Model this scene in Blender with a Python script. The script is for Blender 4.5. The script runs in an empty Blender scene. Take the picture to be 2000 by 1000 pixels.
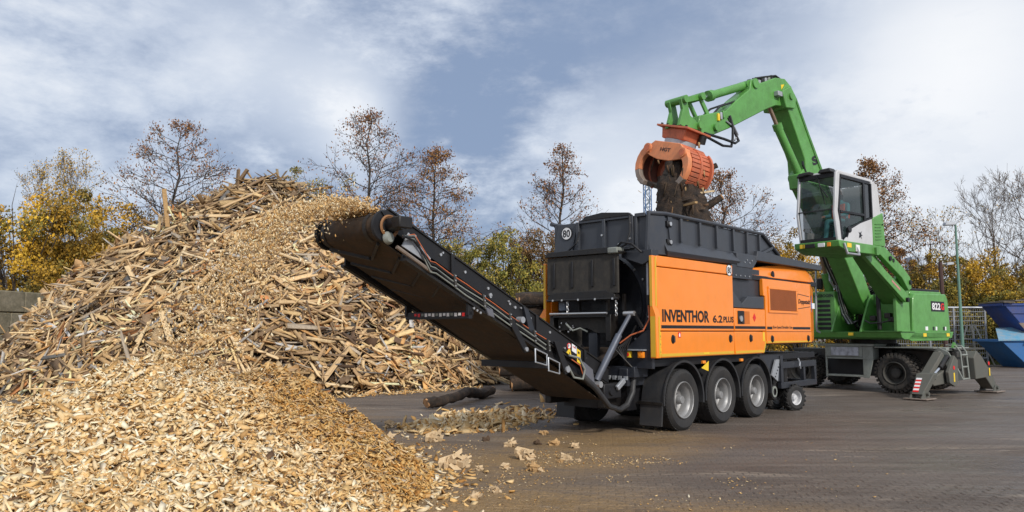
import bpy, math, random
import numpy as np
from mathutils import Matrix, Vector, Euler
random.seed(7); rng=np.random.default_rng(11)
R=math.radians; PI=math.pi
scene=bpy.context.scene; COL=scene.collection

# ---------------------------------------------------------------- camera, sky, sun, exposure
cd=bpy.data.cameras.new('camera'); cam=bpy.data.objects.new('camera',cd); COL.objects.link(cam)
cd.sensor_width=36; cd.lens=36*1470/2000; cd.clip_end=3000; cd.clip_start=.05
cam.location=(0,0,1.6); cam.rotation_euler=(R(90)+math.atan(148/1470),0,0)
scene.camera=cam
SUN_EL=R(34); SUN_AZ=R(152)        # azimuth from +Y clockwise: sun behind the camera to the right
world=bpy.data.worlds.new('World'); scene.world=world; world.use_nodes=True
def build_world():
    nt=world.node_tree; nt.nodes.clear(); N=nt.nodes.new; L=nt.links.new
    out=N('ShaderNodeOutputWorld'); bg=N('ShaderNodeBackground'); bg.inputs[1].default_value=.1
    sky=N('ShaderNodeTexSky'); sky.sky_type='NISHITA'; sky.sun_disc=False
    sky.sun_elevation=SUN_EL; sky.sun_rotation=SUN_AZ
    tc=N('ShaderNodeTexCoord')
    nrm=N('ShaderNodeVectorMath'); nrm.operation='NORMALIZE'; L(tc.outputs['Generated'],nrm.inputs[0])
    sep=N('ShaderNodeSeparateXYZ'); L(nrm.outputs[0],sep.inputs[0])
    def m(op,a,b=None,c=None,clamp=False):
        n=N('ShaderNodeMath'); n.operation=op; n.use_clamp=clamp
        for i,v in enumerate((a,b,c)):
            if v is None: continue
            if isinstance(v,(int,float)): n.inputs[i].default_value=v
            else: L(v,n.inputs[i])
        return n.outputs[0]
    cmb=N('ShaderNodeCombineXYZ'); L(sep.outputs[0],cmb.inputs[0]); L(sep.outputs[1],cmb.inputs[1]); L(m('MULTIPLY',sep.outputs[2],2.1),cmb.inputs[2])
    def noise(scale,detail,rough,dist=0,off=(0,0,0)):
        mp=N('ShaderNodeMapping'); mp.inputs['Location'].default_value=off; L(cmb.outputs[0],mp.inputs[0])
        n=N('ShaderNodeTexNoise'); n.inputs['Scale'].default_value=scale; n.inputs['Detail'].default_value=detail
        n.inputs['Roughness'].default_value=rough; n.inputs['Distortion'].default_value=dist
        L(mp.outputs[0],n.inputs['Vector']); return n.outputs[0]
    big=noise(2.1,5,.5,.2,(8.1,4.7,2.0)); mid=noise(3.6,9,.60,.15,(2.7,5.1,3.3)); fine=noise(13,8,.66,.1,(1.3,9.2,0))
    # slow banks of cloud placed round the sky (direction, size, weight)
    warp=m('MULTIPLY',m('ADD',m('SUBTRACT',mid,.5),m('MULTIPLY',m('SUBTRACT',fine,.5),.4)),.55)
    banks=[]
    def pd(pxx,pyy):
        t=math.atan(148/1470); v=(pxx-1000,1470,500-pyy)
        d=Vector((v[0],v[1]*math.cos(t)-v[2]*math.sin(t),v[1]*math.sin(t)+v[2]*math.cos(t))); return d.normalized()
    for (bx,by,s,w) in [(1080,60,.34,-.20),(700,10,.24,-.13),(830,110,.13,-.07),(1000,210,.16,-.05),(560,360,.14,-.24),(930,360,.14,-.34),(130,330,.2,-.16),(380,10,.2,-.06),
                        (640,170,.12,.14),(440,140,.12,.13),(120,130,.20,.15),(690,215,.10,.22),(700,290,.08,.1),(1120,255,.14,.17),(1230,400,.1,.18),(1800,260,.26,.17),(1860,110,.16,.16),(1560,40,.20,-.08),(40,20,.13,-.1),
                        (1480,330,.08,-.06),(1760,330,.1,-.07),(1950,230,.12,-.03),(1500,240,.14,.04),(980,300,.09,.04)]:
        d=pd(bx,by)
        dv=N('ShaderNodeVectorMath'); dv.operation='DISTANCE'; L(nrm.outputs[0],dv.inputs[0]); dv.inputs[1].default_value=d
        q=m('ADD',dv.outputs['Value'],warp)
        g=m('SUBTRACT',1.0,m('DIVIDE',q,s*1.6),clamp=True)
        g=m('MULTIPLY',m('MULTIPLY',g,g),w*1.8); banks.append(g)
    tot=banks[0]
    for b in banks[1:]: tot=m('ADD',tot,b)
    v=m('ADD',m('MULTIPLY',m('SUBTRACT',big,.5),.35),m('MULTIPLY',m('SUBTRACT',mid,.5),.85))
    v=m('ADD',v,m('MULTIPLY',m('SUBTRACT',fine,.5),.42))
    v=m('ADD',m('ADD',v,tot),.53)
    cr=N('ShaderNodeValToRGB'); L(v,cr.inputs[0]); e=cr.color_ramp; e.interpolation='B_SPLINE'
    e.elements[0].position=.12; e.elements[0].color=(.22,.29,.43,1)
    e.elements[1].position=.93; e.elements[1].color=(.86,.865,.875,1)
    for p,c in ((.30,(.33,.39,.51,1)),(.46,(.47,.53,.64,1)),(.60,(.61,.655,.73,1)),(.74,(.74,.765,.81,1))):
        q=e.elements.new(p); q.color=c
    mul=N('ShaderNodeVectorMath'); mul.operation='SCALE'; mul.inputs['Scale'].default_value=10.; L(cr.outputs[0],mul.inputs[0])
    mx=N('ShaderNodeMix'); mx.data_type='RGBA'; mx.inputs[0].default_value=.9
    L(sky.outputs[0],mx.inputs[6]); L(mul.outputs[0],mx.inputs[7])
    L(mx.outputs[2],bg.inputs[0]); L(bg.outputs[0],out.inputs[0])
build_world()
sd=bpy.data.lights.new('sun','SUN'); sd.energy=2.5; sd.angle=R(7); sd.color=(1,.95,.88)
sun=bpy.data.objects.new('sun',sd); COL.objects.link(sun)
sv=Vector((math.sin(SUN_AZ)*math.cos(SUN_EL),math.cos(SUN_AZ)*math.cos(SUN_EL),math.sin(SUN_EL)))
sun.rotation_euler=sv.to_track_quat('Z','Y').to_euler()
vs=scene.view_settings; vs.view_transform='Standard'; vs.look='None'; vs.exposure=0.27; vs.gamma=1; vs.use_curve_mapping=False

# ---------------------------------------------------------------- materials
MATS={}
def new_mat(name):
    mt=bpy.data.materials.new(name); mt.use_nodes=True; nt=mt.node_tree
    return mt,nt,nt.nodes['Principled BSDF']
def mixc(nt,f,a,b,mode='MIX'):
    n=nt.nodes.new('ShaderNodeMix'); n.data_type='RGBA'; n.blend_type=mode
    for i,v in ((0,f),(6,a),(7,b)):
        if isinstance(v,(int,float)): n.inputs[i].default_value=v
        elif isinstance(v,tuple): n.inputs[i].default_value=(*v[:3],1)
        else: nt.links.new(v,n.inputs[i])
    return n.outputs[2]
def nz(nt,scale,detail=5,rough=.6,co='Object',dist=0,sc=None):
    tc=nt.nodes.new('ShaderNodeTexCoord'); n=nt.nodes.new('ShaderNodeTexNoise')
    n.inputs['Scale'].default_value=scale; n.inputs['Detail'].default_value=detail; n.inputs['Roughness'].default_value=rough; n.inputs['Distortion'].default_value=dist
    if sc:
        mp=nt.nodes.new('ShaderNodeMapping'); mp.inputs['Scale'].default_value=sc; nt.links.new(tc.outputs[co],mp.inputs[0]); nt.links.new(mp.outputs[0],n.inputs['Vector'])
    else: nt.links.new(tc.outputs[co],n.inputs['Vector'])
    return n.outputs[0]
def ramp(nt,v,stops):
    r=nt.nodes.new('ShaderNodeValToRGB'); nt.links.new(v,r.inputs[0]); e=r.color_ramp
    e.elements[0].position,e.elements[0].color=stops[0][0],(*stops[0][1],1)
    e.elements[1].position,e.elements[1].color=stops[-1][0],(*stops[-1][1],1)
    for p,c in stops[1:-1]:
        q=e.elements.new(p); q.color=(*c,1)
    return r.outputs[0]
def g3(v): return (v,v,v)
def bump(nt,b,h,strength,dist=.01):
    n=nt.nodes.new('ShaderNodeBump'); n.inputs['Strength'].default_value=strength; n.inputs['Distance'].default_value=dist
    nt.links.new(h,n.inputs['Height']); nt.links.new(n.outputs[0],b.inputs['Normal'])
def paint(name,col,rough=.35,metal=0,dirt=.25,dcol=(.10,.08,.06),dscale=2.5,coat=0,bmp=.0,fs=14,wave=0):
    if name in MATS: return MATS[name]
    mt,nt,b=new_mat(name)
    n=nz(nt,dscale,8,.68); f=ramp(nt,n,[(.42,g3(0)),(.75,g3(dirt))])
    n2=nz(nt,fs,4,.6,sc=(1,1,.35)); f2=ramp(nt,n2,[(.5,g3(0)),(.8,g3(dirt*.6))])
    c=mixc(nt,f,col,dcol); c=mixc(nt,f2,c,dcol); nt.links.new(c,b.inputs['Base Color'])
    r=ramp(nt,n,[(.3,g3(rough)),(.75,g3(min(1,rough+.3)))]); nt.links.new(r,b.inputs['Roughness'])
    b.inputs['Metallic'].default_value=metal
    if coat: b.inputs['Coat Weight'].default_value=coat; b.inputs['Coat Roughness'].default_value=.08
    if bmp: bump(nt,b,n2,bmp,.01)
    if wave: bump(nt,b,nz(nt,1.6,2,.5),wave,.06)
    MATS[name]=mt; return mt
orange=paint('orange_paint',(.94,.25,.004),.25,dirt=.22,dcol=(.50,.21,.06),dscale=1.7,coat=.45,wave=.35)
orange_dull=paint('orange_mesh',(.42,.11,.02),.6,dirt=.2,dcol=(.15,.07,.04))
yellow=paint('yellow_reflective_tape',(.70,.42,.03),.4,dirt=.2,dcol=(.4,.25,.05))
gelb=paint('yellow_sticker',(.85,.58,.03),.4,dirt=.1)
navy=paint('dark_slate_paint',(.018,.021,.029),.35,dirt=.25,dcol=(.06,.055,.05),coat=.15)
navy2=paint('slate_paint_hopper',(.036,.041,.052),.36,dirt=.3,dcol=(.08,.075,.07),coat=.12)
black=paint('black_paint',(.006,.006,.008),.42,dirt=.25,dcol=(.03,.027,.024))
blackg=paint('black_greasy_steel',(.007,.006,.006),.34,dirt=.4,dcol=(.035,.028,.02),dscale=6,bmp=.5)
rubber=paint('tyre_rubber',(.018,.018,.019),.75,dirt=.5,dcol=(.06,.053,.046),dscale=4,bmp=.2)
mudrubber=paint('muddy_tyre_rubber',(.022,.021,.020),.8,dirt=.8,dcol=(.12,.10,.08),dscale=5,bmp=.3)
curtain=paint('dusty_rubber_curtain',(.030,.027,.024),.75,dirt=.7,dcol=(.075,.065,.052),dscale=7,bmp=.4)
plast=paint('black_plastic',(.022,.023,.026),.45,dirt=.4,dcol=(.07,.06,.05),dscale=3)
beltm=paint('conveyor_belt_rubber',(.034,.024,.017),.7,dirt=.7,dcol=(.10,.062,.036),dscale=5,bmp=.5)
silver=paint('wheel_silver',(.30,.30,.30),.4,.35,dirt=.45,dcol=(.16,.14,.12),dscale=6)
zinc=paint('zinc_plated_steel',(.62,.62,.62),.28,.8,dirt=.25)
chrome=paint('chromed_rod',(.75,.76,.78),.12,1,dirt=.05)
galv=paint('galvanised_steel',(.42,.44,.47),.45,.5,dirt=.3)
green=paint('green_paint',(.10,.31,.06),.36,dirt=.5,dcol=(.055,.12,.035),dscale=3.2,coat=.2,wave=.2)
green2=paint('green_paint_dark',(.065,.22,.038),.45,dirt=.5,dcol=(.05,.11,.035),dscale=4)  # deeper green for body rear, linkage plate, boom edge and louvres
grey=paint('light_grey_paint',(.56,.56,.57),.35,dirt=.25,dcol=(.25,.24,.22))
dgrey=paint('grey_green_chassis',(.25,.27,.245),.5,dirt=.6,dcol=(.11,.10,.08),dscale=4,bmp=.2)
dgrey2=paint('muddy_chassis',(.045,.045,.042),.65,dirt=.6,dcol=(.10,.085,.065),dscale=4,bmp=.3)
legm=paint('weathered_leg_paint',(.095,.098,.085),.6,dirt=.6,dcol=(.14,.12,.095),dscale=4,bmp=.2)
rustor=paint('worn_red_orange_paint',(.60,.155,.07),.5,dirt=.7,dcol=(.20,.09,.06),dscale=4,bmp=.2)
rustor2=paint('worn_orange_paint',(.78,.27,.11),.5,dirt=.6,dcol=(.30,.17,.11),dscale=4,bmp=.2)
bare=paint('scraped_bare_steel',(.30,.25,.21),.5,.4,dirt=.6,dcol=(.16,.10,.07),dscale=6,bmp=.2)
red=paint('red_sticker',(.70,.02,.02),.4,dirt=.05)
white=paint('white_sticker',(.80,.80,.80),.4,dirt=.08,dcol=(.4,.4,.38))
blacks=paint('black_print',(.008,.008,.010),.4,dirt=0)
bluest=paint('blue_sticker',(.03,.20,.65),.4,dirt=.05)
amber=paint('amber_lens',(.9,.28,.02),.2,dirt=.05)
copper=paint('orange_hose_sleeve',(.55,.14,.05),.5,dirt=.2)
bluem=paint('blue_skip_paint',(.015,.055,.24),.45,dirt=.7,dcol=(.13,.10,.09),dscale=1.4)
bluem2=paint('light_blue_skip_paint',(.018,.13,.36),.45,dirt=.5,dcol=(.10,.14,.18),dscale=1.4)
lidm=paint('faded_blue_lid',(.11,.32,.48),.6,dirt=.9,dcol=(.36,.34,.32),dscale=2.4)
tarp=paint('weathered_boards',(.20,.17,.14),.8,dirt=.6,dcol=(.07,.06,.05),dscale=4,bmp=.4)
rust=paint('rust_grey_steel',(.24,.19,.15),.7,dirt=.8,dcol=(.12,.06,.04),dscale=3)
skin_m=paint('skin',(.55,.30,.20),.5,dirt=0)
vest=paint('orange_vest',(.85,.13,.03),.7,dirt=.05)
teal=paint('teal_shirt',(.10,.36,.38),.8,dirt=.05)
hair=paint('dark_hair',(.04,.025,.018),.7,dirt=0)
lampgreen=paint('lamp_green',(.13,.26,.20),.5,dirt=.3)
rustpole=paint('brown_pole',(.07,.035,.03),.7,dirt=.3)
def glassm(name,col,alpha,rough=.03):
    mt,nt,b=new_mat(name)
    b.inputs['Base Color'].default_value=(*col,1); b.inputs['Roughness'].default_value=rough; b.inputs['Alpha'].default_value=alpha
    b.inputs['Specular IOR Level'].default_value=.9
    return mt
glass=glassm('tinted_glass',(.035,.055,.055),.55); glass_d=glassm('dark_glass',(.008,.010,.012),.9)

def concretem():
    mt,nt,b=new_mat('mossy_concrete')
    n=nz(nt,1.3,8,.7); n2=nz(nt,12,6,.7)
    c=ramp(nt,n,[(.3,(.08,.072,.042)),(.5,(.22,.19,.13)),(.75,(.36,.32,.24))])
    c=mixc(nt,ramp(nt,n2,[(.4,g3(0)),(.7,g3(.5))]),c,(.09,.085,.055)); nt.links.new(c,b.inputs['Base Color'])
    b.inputs['Roughness'].default_value=.9; bump(nt,b,n2,.6,.02); return mt
concrete=concretem()

def attr_mat(name,rough=.75,scale=30,amt=.45,dark=(.12,.08,.04),bmp=.4,grain=None):
    """base colour comes from each piece's own wood / leaf colour"""
    mt,nt,b=new_mat(name)
    a=nt.nodes.new('ShaderNodeAttribute'); a.attribute_name='Col'
    n=nz(nt,scale,4,.65,sc=grain)
    c=mixc(nt,ramp(nt,n,[(.42,g3(0)),(.72,g3(amt))]),a.outputs['Color'],dark)
    nt.links.new(c,b.inputs['Base Color']); b.inputs['Roughness'].default_value=rough
    b.inputs['Specular IOR Level'].default_value=.25
    if bmp: bump(nt,b,n,bmp,.01)
    return mt
chipm=attr_mat('fresh_wood_chip',.8,26,.25,(.50,.27,.09))
plankm=attr_mat('weathered_split_wood',.8,16,.45,(.10,.066,.036))
leafm=attr_mat('autumn_leaf',.6,3,.15,(.05,.04,.01),0)
_b=leafm.node_tree.nodes['Principled BSDF']; 
barkm=paint('tree_bark',(.065,.050,.040),.85,dirt=.6,dcol=(.03,.025,.02),dscale=5,bmp=.4)
birchm=paint('pale_bark',(.13,.10,.08),.8,dirt=.7,dcol=(.05,.04,.035),dscale=4)
def logmat():
    mt,nt,b=new_mat('dark_log_bark')
    n=nz(nt,5,8,.75,dist=.8); n2=nz(nt,20,5,.7,sc=(1,1,1))
    c=ramp(nt,n,[(.36,(.010,.008,.006)),(.52,(.035,.022,.014)),(.62,(.07,.042,.024)),(.74,(.36,.21,.09))])
    nt.links.new(c,b.inputs['Base Color']); b.inputs['Roughness'].default_value=.85; bump(nt,b,n2,.9,.03); return mt
logm=logmat()
cutwood=paint('cut_wood_end',(.50,.27,.12),.7,dirt=.6,dcol=(.12,.07,.04),dscale=5)

def groundm(brick=True):
    mt,nt,b=new_mat('wet_muddy_paving')
    N=nt.nodes.new; L=nt.links.new
    tc=N('ShaderNodeTexCoord')
    mp=N('ShaderNodeMapping'); mp.inputs['Rotation'].default_value=(0,0,R(7)); L(tc.outputs['Object'],mp.inputs[0])
    big=nz(nt,.16,6,.6,dist=.6,sc=(1,1.7,1)); mid=nz(nt,1.1,7,.65,dist=.4,sc=(.5,1.6,1)); fine=nz(nt,26,5,.7,sc=(.6,1.4,1)); speck=nz(nt,70,3,.6)
    c=ramp(nt,mid,[(.28,(.085,.062,.046)),(.5,(.14,.108,.084)),(.72,(.20,.162,.132))])
    c=mixc(nt,ramp(nt,big,[(.4,g3(0)),(.62,g3(.8))]),c,(.172,.146,.128))
    tr=nz(nt,.9,5,.6,dist=.5,sc=(.16,2.6,1)); c=mixc(nt,ramp(nt,tr,[(.52,g3(0)),(.66,g3(.55))]),c,(.23,.19,.155)); c=mixc(nt,ramp(nt,tr,[(.30,g3(.55)),(.44,g3(0))]),c,(.07,.052,.042))
    # worn light paving heads in patches
    pat=nz(nt,.75,7,.62,dist=1.1,sc=(.45,1.8,1)); 
    lf=ramp(nt,pat,[(.57,g3(0)),(.66,g3(.7))])
    br=N('ShaderNodeTexBrick'); L(mp.outputs[0],br.inputs[0]); br.inputs['Scale'].default_value=1; br.inputs['Brick Width'].default_value=.17; br.inputs['Row Height'].default_value=.11
    br.inputs['Mortar Size'].default_value=.014; br.inputs['Mortar Smooth'].default_value=.6; br.inputs['Color1'].default_value=(1,1,1,1); br.inputs['Color2'].default_value=(.55,.55,.55,1); br.inputs['Mortar'].default_value=(0,0,0,1)
    lfm=mixc(nt,1.0,lf,br.outputs['Color'],'MULTIPLY') if brick else lf
    c=mixc(nt,lfm,c,(.42,.34,.26))
    c=mixc(nt,ramp(nt,br.outputs['Fac'],[(0,g3(0)),(1,g3(.13 if brick else 0))]),c,(.045,.035,.028))
    # sawdust spread round the machine's tail and the chip pile
    geo=N('ShaderNodeNewGeometry')
    def spot(x,y,r,s=(1,1,1)):
        mpp=N('ShaderNodeMapping'); mpp.vector_type='POINT'; mpp.inputs['Location'].default_value=(-x*s[0],-y*s[1],0); mpp.inputs['Scale'].default_value=s; L(geo.outputs['Position'],mpp.inputs[0])
        ln=N('ShaderNodeVectorMath'); ln.operation='LENGTH'; L(mpp.outputs[0],ln.inputs[0])
        q=N('ShaderNodeMath'); q.operation='MULTIPLY_ADD'; q.inputs[1].default_value=-1/r; q.inputs[2].default_value=1; q.use_clamp=True; L(ln.outputs['Value'],q.inputs[0]); return q.outputs[0]
    tot=None
    for a in ((1.35,11.5,2.3,(1,1.6,1)),(1.1,10.6,1.9,(1,1.3,1)),(.1,9.6,1.9,(.9,1.3,1)),(-.6,7.0,2.2,(.7,1.3,1)),(.9,6.3,2.2,(.7,1.6,1)),(-3.5,8,5.5,(1,1,1)),(-6,14,4.0,(1,1,1)),(2.6,5.7,1.9,(.6,1.7,1))):
        s=spot(*a)
        if tot is None: tot=s
        else:
            q=N('ShaderNodeMath'); q.operation='MAXIMUM'; L(tot,q.inputs[0]); L(s,q.inputs[1]); tot=q.outputs[0]
    sn=nz(nt,2.0,8,.72,dist=.8,sc=(.6,1.5,1)); q=N('ShaderNodeMath'); q.operation='MULTIPLY'; L(tot,q.inputs[0]); L(ramp(nt,sn,[(.30,g3(.25)),(.54,g3(1.6))]),q.inputs[1])
    q2=N('ShaderNodeMath'); q2.operation='MULTIPLY'; L(q.outputs[0],q2.inputs[0]); L(ramp(nt,fine,[(.35,g3(.45)),(.65,g3(1.6))]),q2.inputs[1]); q2.use_clamp=True
    c=mixc(nt,q2.outputs[0],c,(.31,.20,.095))
    c=mixc(nt,ramp(nt,speck,[(.30,g3(.85)),(.44,g3(0))]),c,(.035,.026,.02))
    c=mixc(nt,ramp(nt,speck,[(.58,g3(0)),(.72,g3(.65))]),c,(.27,.225,.18))
    L(c,b.inputs['Base Color'])
    rr=ramp(nt,nz(nt,.45,7,.6,dist=.7,sc=(.6,1.8,1)),[(.34,g3(.22)),(.44,g3(.48)),(.56,g3(.66)),(.68,g3(.88))]); L(rr,b.inputs['Roughness'])
    b.inputs['Specular IOR Level'].default_value=.32
    h=N('ShaderNodeMath'); h.operation='MULTIPLY_ADD'; L(br.outputs['Fac'],h.inputs[0]); h.inputs[1].default_value=-.2 if brick else 0; 
    h2=N('ShaderNodeMath'); h2.operation='MULTIPLY_ADD'; L(fine,h2.inputs[0]); h2.inputs[1].default_value=1.1; L(mid,h2.inputs[2]); L(h2.outputs[0],h.inputs[2])
    bump(nt,b,h.outputs[0],.8,.04)
    return mt
groundmat=groundm(); pavermat=groundm(False)
grassm=paint('rough_grass',(.05,.075,.02),.9,dirt=.8,dcol=(.12,.09,.03),dscale=2,bmp=.6)

# ---------------------------------------------------------------- mesh helpers
class MB:
    def __init__(s): s.v=[]; s.f=[]
    def add(s,vs,fs,M=None):
        k=len(s.v)
        s.v+= [tuple(M@Vector(p)) for p in vs] if M is not None else [tuple(p) for p in vs]
        s.f+=[tuple(i+k for i in f) for f in fs]; return s
    def box(s,x0,x1,y0,y1,z0,z1,M=None):
        return s.add([(x0,y0,z0),(x1,y0,z0),(x1,y1,z0),(x0,y1,z0),(x0,y0,z1),(x1,y0,z1),(x1,y1,z1),(x0,y1,z1)],
              [(0,3,2,1),(4,5,6,7),(0,1,5,4),(1,2,6,5),(2,3,7,6),(3,0,4,7)],M)
    def prism(s,poly,ax,a,b,M=None):
        """poly in the plane: ax 'y' -> (x,z), 'x' -> (y,z), 'z' -> (x,y); extruded from a to b along ax"""
        f={'y':lambda p,t:(p[0],t,p[1]),'x':lambda p,t:(t,p[0],p[1]),'z':lambda p,t:(p[0],p[1],t)}[ax]
        n=len(poly); vs=[f(p,a) for p in poly]+[f(p,b) for p in poly]
        fs=[tuple(range(n)),tuple(range(2*n-1,n-1,-1))]+[(i,i+n,(i+1)%n+n,(i+1)%n) for i in range(n)]
        return s.add(vs,fs,M)
    def tube(s,pts,r,n=8,cap=True):
        pts=[Vector(p) for p in pts]; k=len(pts); rs=r if isinstance(r,(list,tuple)) else [r]*k
        vs=[]; up=None
        for i,p in enumerate(pts):
            d=(pts[min(i+1,k-1)]-pts[max(i-1,0)]); d=d.normalized() if d.length>1e-9 else Vector((0,0,1))
            if up is None: up=Vector((0,0,1)) if abs(d.z)<.9 else Vector((1,0,0))
            a=d.cross(up)
            if a.length<1e-4: a=d.cross(Vector((1,0,0)))
            a.normalize(); b=a.cross(d).normalized(); up=b
            for j in range(n):
                t=2*PI*j/n; vs.append(p+(a*math.cos(t)+b*math.sin(t))*rs[i])
        fs=[(i*n+j,i*n+(j+1)%n,(i+1)*n+(j+1)%n,(i+1)*n+j) for i in range(k-1) for j in range(n)]
        if cap: fs+=[tuple(range(n-1,-1,-1)),tuple(range((k-1)*n,k*n))]
        return s.add(vs,fs)
    def bar(s,p0,p1,w,h,up=(0,0,1)):
        p0=Vector(p0);p1=Vector(p1); d=(p1-p0); l=d.length; d.normalize(); u=Vector(up)
        a=d.cross(u); 
        if a.length<1e-4: a=d.cross(Vector((1,0,0)))
        a.normalize(); b=a.cross(d)
        M=Matrix((( d.x,a.x,b.x,p0.x),(d.y,a.y,b.y,p0.y),(d.z,a.z,b.z,p0.z),(0,0,0,1)))
        return s.box(0,l,-w/2,w/2,-h/2,h/2,M)
    def lathe(s,prof,n,M,a0=0,a1=2*PI):
        """profile of (radius, axial) round the local Y axis"""
        full=abs(a1-a0-2*PI)<1e-6; cnt=n if full else n+1; k=len(prof); vs=[]
        for i in range(cnt):
            t=a0+(a1-a0)*i/n
            for r,y in prof: vs.append((r*math.cos(t),y,r*math.sin(t)))
        fs=[]
        for i in range(n):
            j=(i+1)%cnt
            for q in range(k-1): fs.append((i*k+q,i*k+q+1,j*k+q+1,j*k+q))
        return s.add(vs,fs,M)
    def disc(s,c,r,ax,n=20,t=.006):
        """thin disc, ax = normal axis vector"""
        d=Vector(ax).normalized(); return s.tube([Vector(c),Vector(c)+d*t],r,n)
    def build(s,name,mat,parent=None,bevel=0,smooth=True,ang=35,sub=False):
        me=bpy.data.meshes.new(name); me.from_pydata(s.v,[],s.f); me.materials.append(mat)
        if smooth:
            me.polygons.foreach_set('use_smooth',[True]*len(me.polygons)); me.set_sharp_from_angle(angle=R(ang))
        import bmesh
        bm=bmesh.new(); bm.from_mesh(me); bmesh.ops.recalc_face_normals(bm,faces=bm.faces); bm.to_mesh(me); bm.free()
        me.update()
        o=bpy.data.objects.new(name,me); COL.objects.link(o)
        if parent: o.parent=parent
        if bevel:
            m=o.modifiers.new('bevel','BEVEL'); m.width=bevel; m.segments=2; m.limit_method='ANGLE'; m.angle_limit=R(40)
        return o
def T(x,y,z): return Matrix.Translation((x,y,z))
def empty(name,loc,rz=0): 
    o=bpy.data.objects.new(name,None); COL.objects.link(o); o.location=loc; o.rotation_euler=(0,0,rz); o.empty_display_size=.2; return o
def tag(o,label=None,cat=None,group=None,kind=None):
    if label: o['label']=label
    if cat: o['category']=cat
    if group: o['group']=group
    if kind: o['kind']=kind
    return o
def text(s,w,h,org,xa,ya,mat,parent,bold=.0,name='lettering',ext=.002,italic=0):
    """flat lettering: width w, cap height h, lower left corner at org, running along xa with ya up"""
    cu=bpy.data.curves.new(name,'FONT'); cu.body=s; cu.size=1; cu.offset=bold; cu.extrude=0; cu.resolution_u=3; cu.shear=italic
    t=bpy.data.objects.new('tmp',cu); COL.objects.link(t); me=bpy.data.meshes.new_from_object(t)
    bpy.data.objects.remove(t); bpy.data.curves.remove(cu)
    co=np.empty(len(me.vertices)*3); me.vertices.foreach_get('co',co); co=co.reshape(-1,3)
    mn=co.min(0); mx=co.max(0); xa=np.array(xa,float); ya=np.array(ya,float); n=np.cross(xa,ya)
    u=(co[:,0]-mn[0])/(mx[0]-mn[0])*w; v=(co[:,1]-mn[1])/(mx[1]-mn[1])*h
    P=np.array(org)+u[:,None]*xa+v[:,None]*ya+n*ext
    me.vertices.foreach_set('co',P.ravel()); me.materials.clear(); me.materials.append(mat); me.update(); me.name=name
    o=bpy.data.objects.new(name,me); COL.objects.link(o); o.parent=parent; return o
def mesh_np(name,V,Fq,mat,col=None,parent=None,smooth=False):
    """fast mesh: V (n,3), faces (m,k) all the same size, col (n,3) per vertex"""
    me=bpy.data.meshes.new(name); m,k=Fq.shape
    me.vertices.add(len(V)); me.vertices.foreach_set('co',np.ascontiguousarray(V,dtype=np.float32).ravel())
    me.loops.add(m*k); me.loops.foreach_set('vertex_index',Fq.astype(np.int32).ravel())
    me.polygons.add(m); me.polygons.foreach_set('loop_start',np.arange(0,m*k,k,dtype=np.int32))
    me.update(calc_edges=True)
    if col is not None:
        ca=me.color_attributes.new('Col','FLOAT_COLOR','POINT'); c4=np.ones((len(V),4),np.float32); c4[:,:3]=col; ca.data.foreach_set('color',c4.ravel())
    if smooth: me.polygons.foreach_set('use_smooth',[True]*m)
    me.materials.append(mat); o=bpy.data.objects.new(name,me); COL.objects.link(o)
    if parent: o.parent=parent
    return o
def rotm(ax,ay,az):
    """batch rotation matrices Rz@Ry@Rx"""
    cx,sx,cy,sy,cz,sz=np.cos(ax),np.sin(ax),np.cos(ay),np.sin(ay),np.cos(az),np.sin(az)
    M=np.empty((len(ax),3,3))
    M[:,0,0]=cz*cy; M[:,0,1]=cz*sy*sx-sz*cx; M[:,0,2]=cz*sy*cx+sz*sx
    M[:,1,0]=sz*cy; M[:,1,1]=sz*sy*sx+cz*cx; M[:,1,2]=sz*sy*cx-cz*sx
    M[:,2,0]=-sy;   M[:,2,1]=cy*sx;          M[:,2,2]=cy*cx
    return M
def scatter(name,protos,P,Rm,S,C,mat,parent=None):
    """join many small pieces: protos list of (verts,tris), P (n,3), Rm (n,3,3), S (n,3), C (n,3)"""
    Vs=[];Fs=[];Cs=[];base=0; n=len(P); pick=rng.integers(0,len(protos),n)
    for k,(pv,pf) in enumerate(protos):
        idx=np.where(pick==k)[0]
        if len(idx)==0: continue
        v=pv[None,:,:]*S[idx][:,None,:]; v=np.einsum('nij,nkj->nki',Rm[idx],v)+P[idx][:,None,:]
        nv=pv.shape[0]; f=pf[None,:,:]+(np.arange(len(idx))*nv)[:,None,None]+base
        Vs.append(v.reshape(-1,3)); Fs.append(f.reshape(-1,pf.shape[1])); Cs.append(np.repeat(C[idx],nv,axis=0)); base+=len(idx)*nv
    return mesh_np(name,np.concatenate(Vs),np.concatenate(Fs),mat,np.concatenate(Cs),parent)
def valnoise(x,y,seed=0):
    def h(i,j): 
        s=np.sin(i*127.1+j*311.7+seed*74.7)*43758.5453; return s-np.floor(s)
    xi=np.floor(x);yi=np.floor(y);fx=x-xi;fy=y-yi; fx=fx*fx*(3-2*fx);fy=fy*fy*(3-2*fy)
    return (h(xi,yi)*(1-fx)+h(xi+1,yi)*fx)*(1-fy)+(h(xi,yi+1)*(1-fx)+h(xi+1,yi+1)*fx)*fy
def fbm(x,y,seed=0,o=4):
    t=0;a=.5
    for k in range(o): t=t+a*valnoise(x,y,seed+k*9); x=x*2.03+3.1;y=y*2.03+1.7;a*=.5
    return t

# ---------------------------------------------------------------- ground, paving, verge
g=MB().add([(-600,-60,0),(600,-60,0),(600,900,0),(-600,900,0)],[(0,1,2,3)]).build('ground',groundmat,None,smooth=False)
tag(g,kind='structure')
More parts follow.
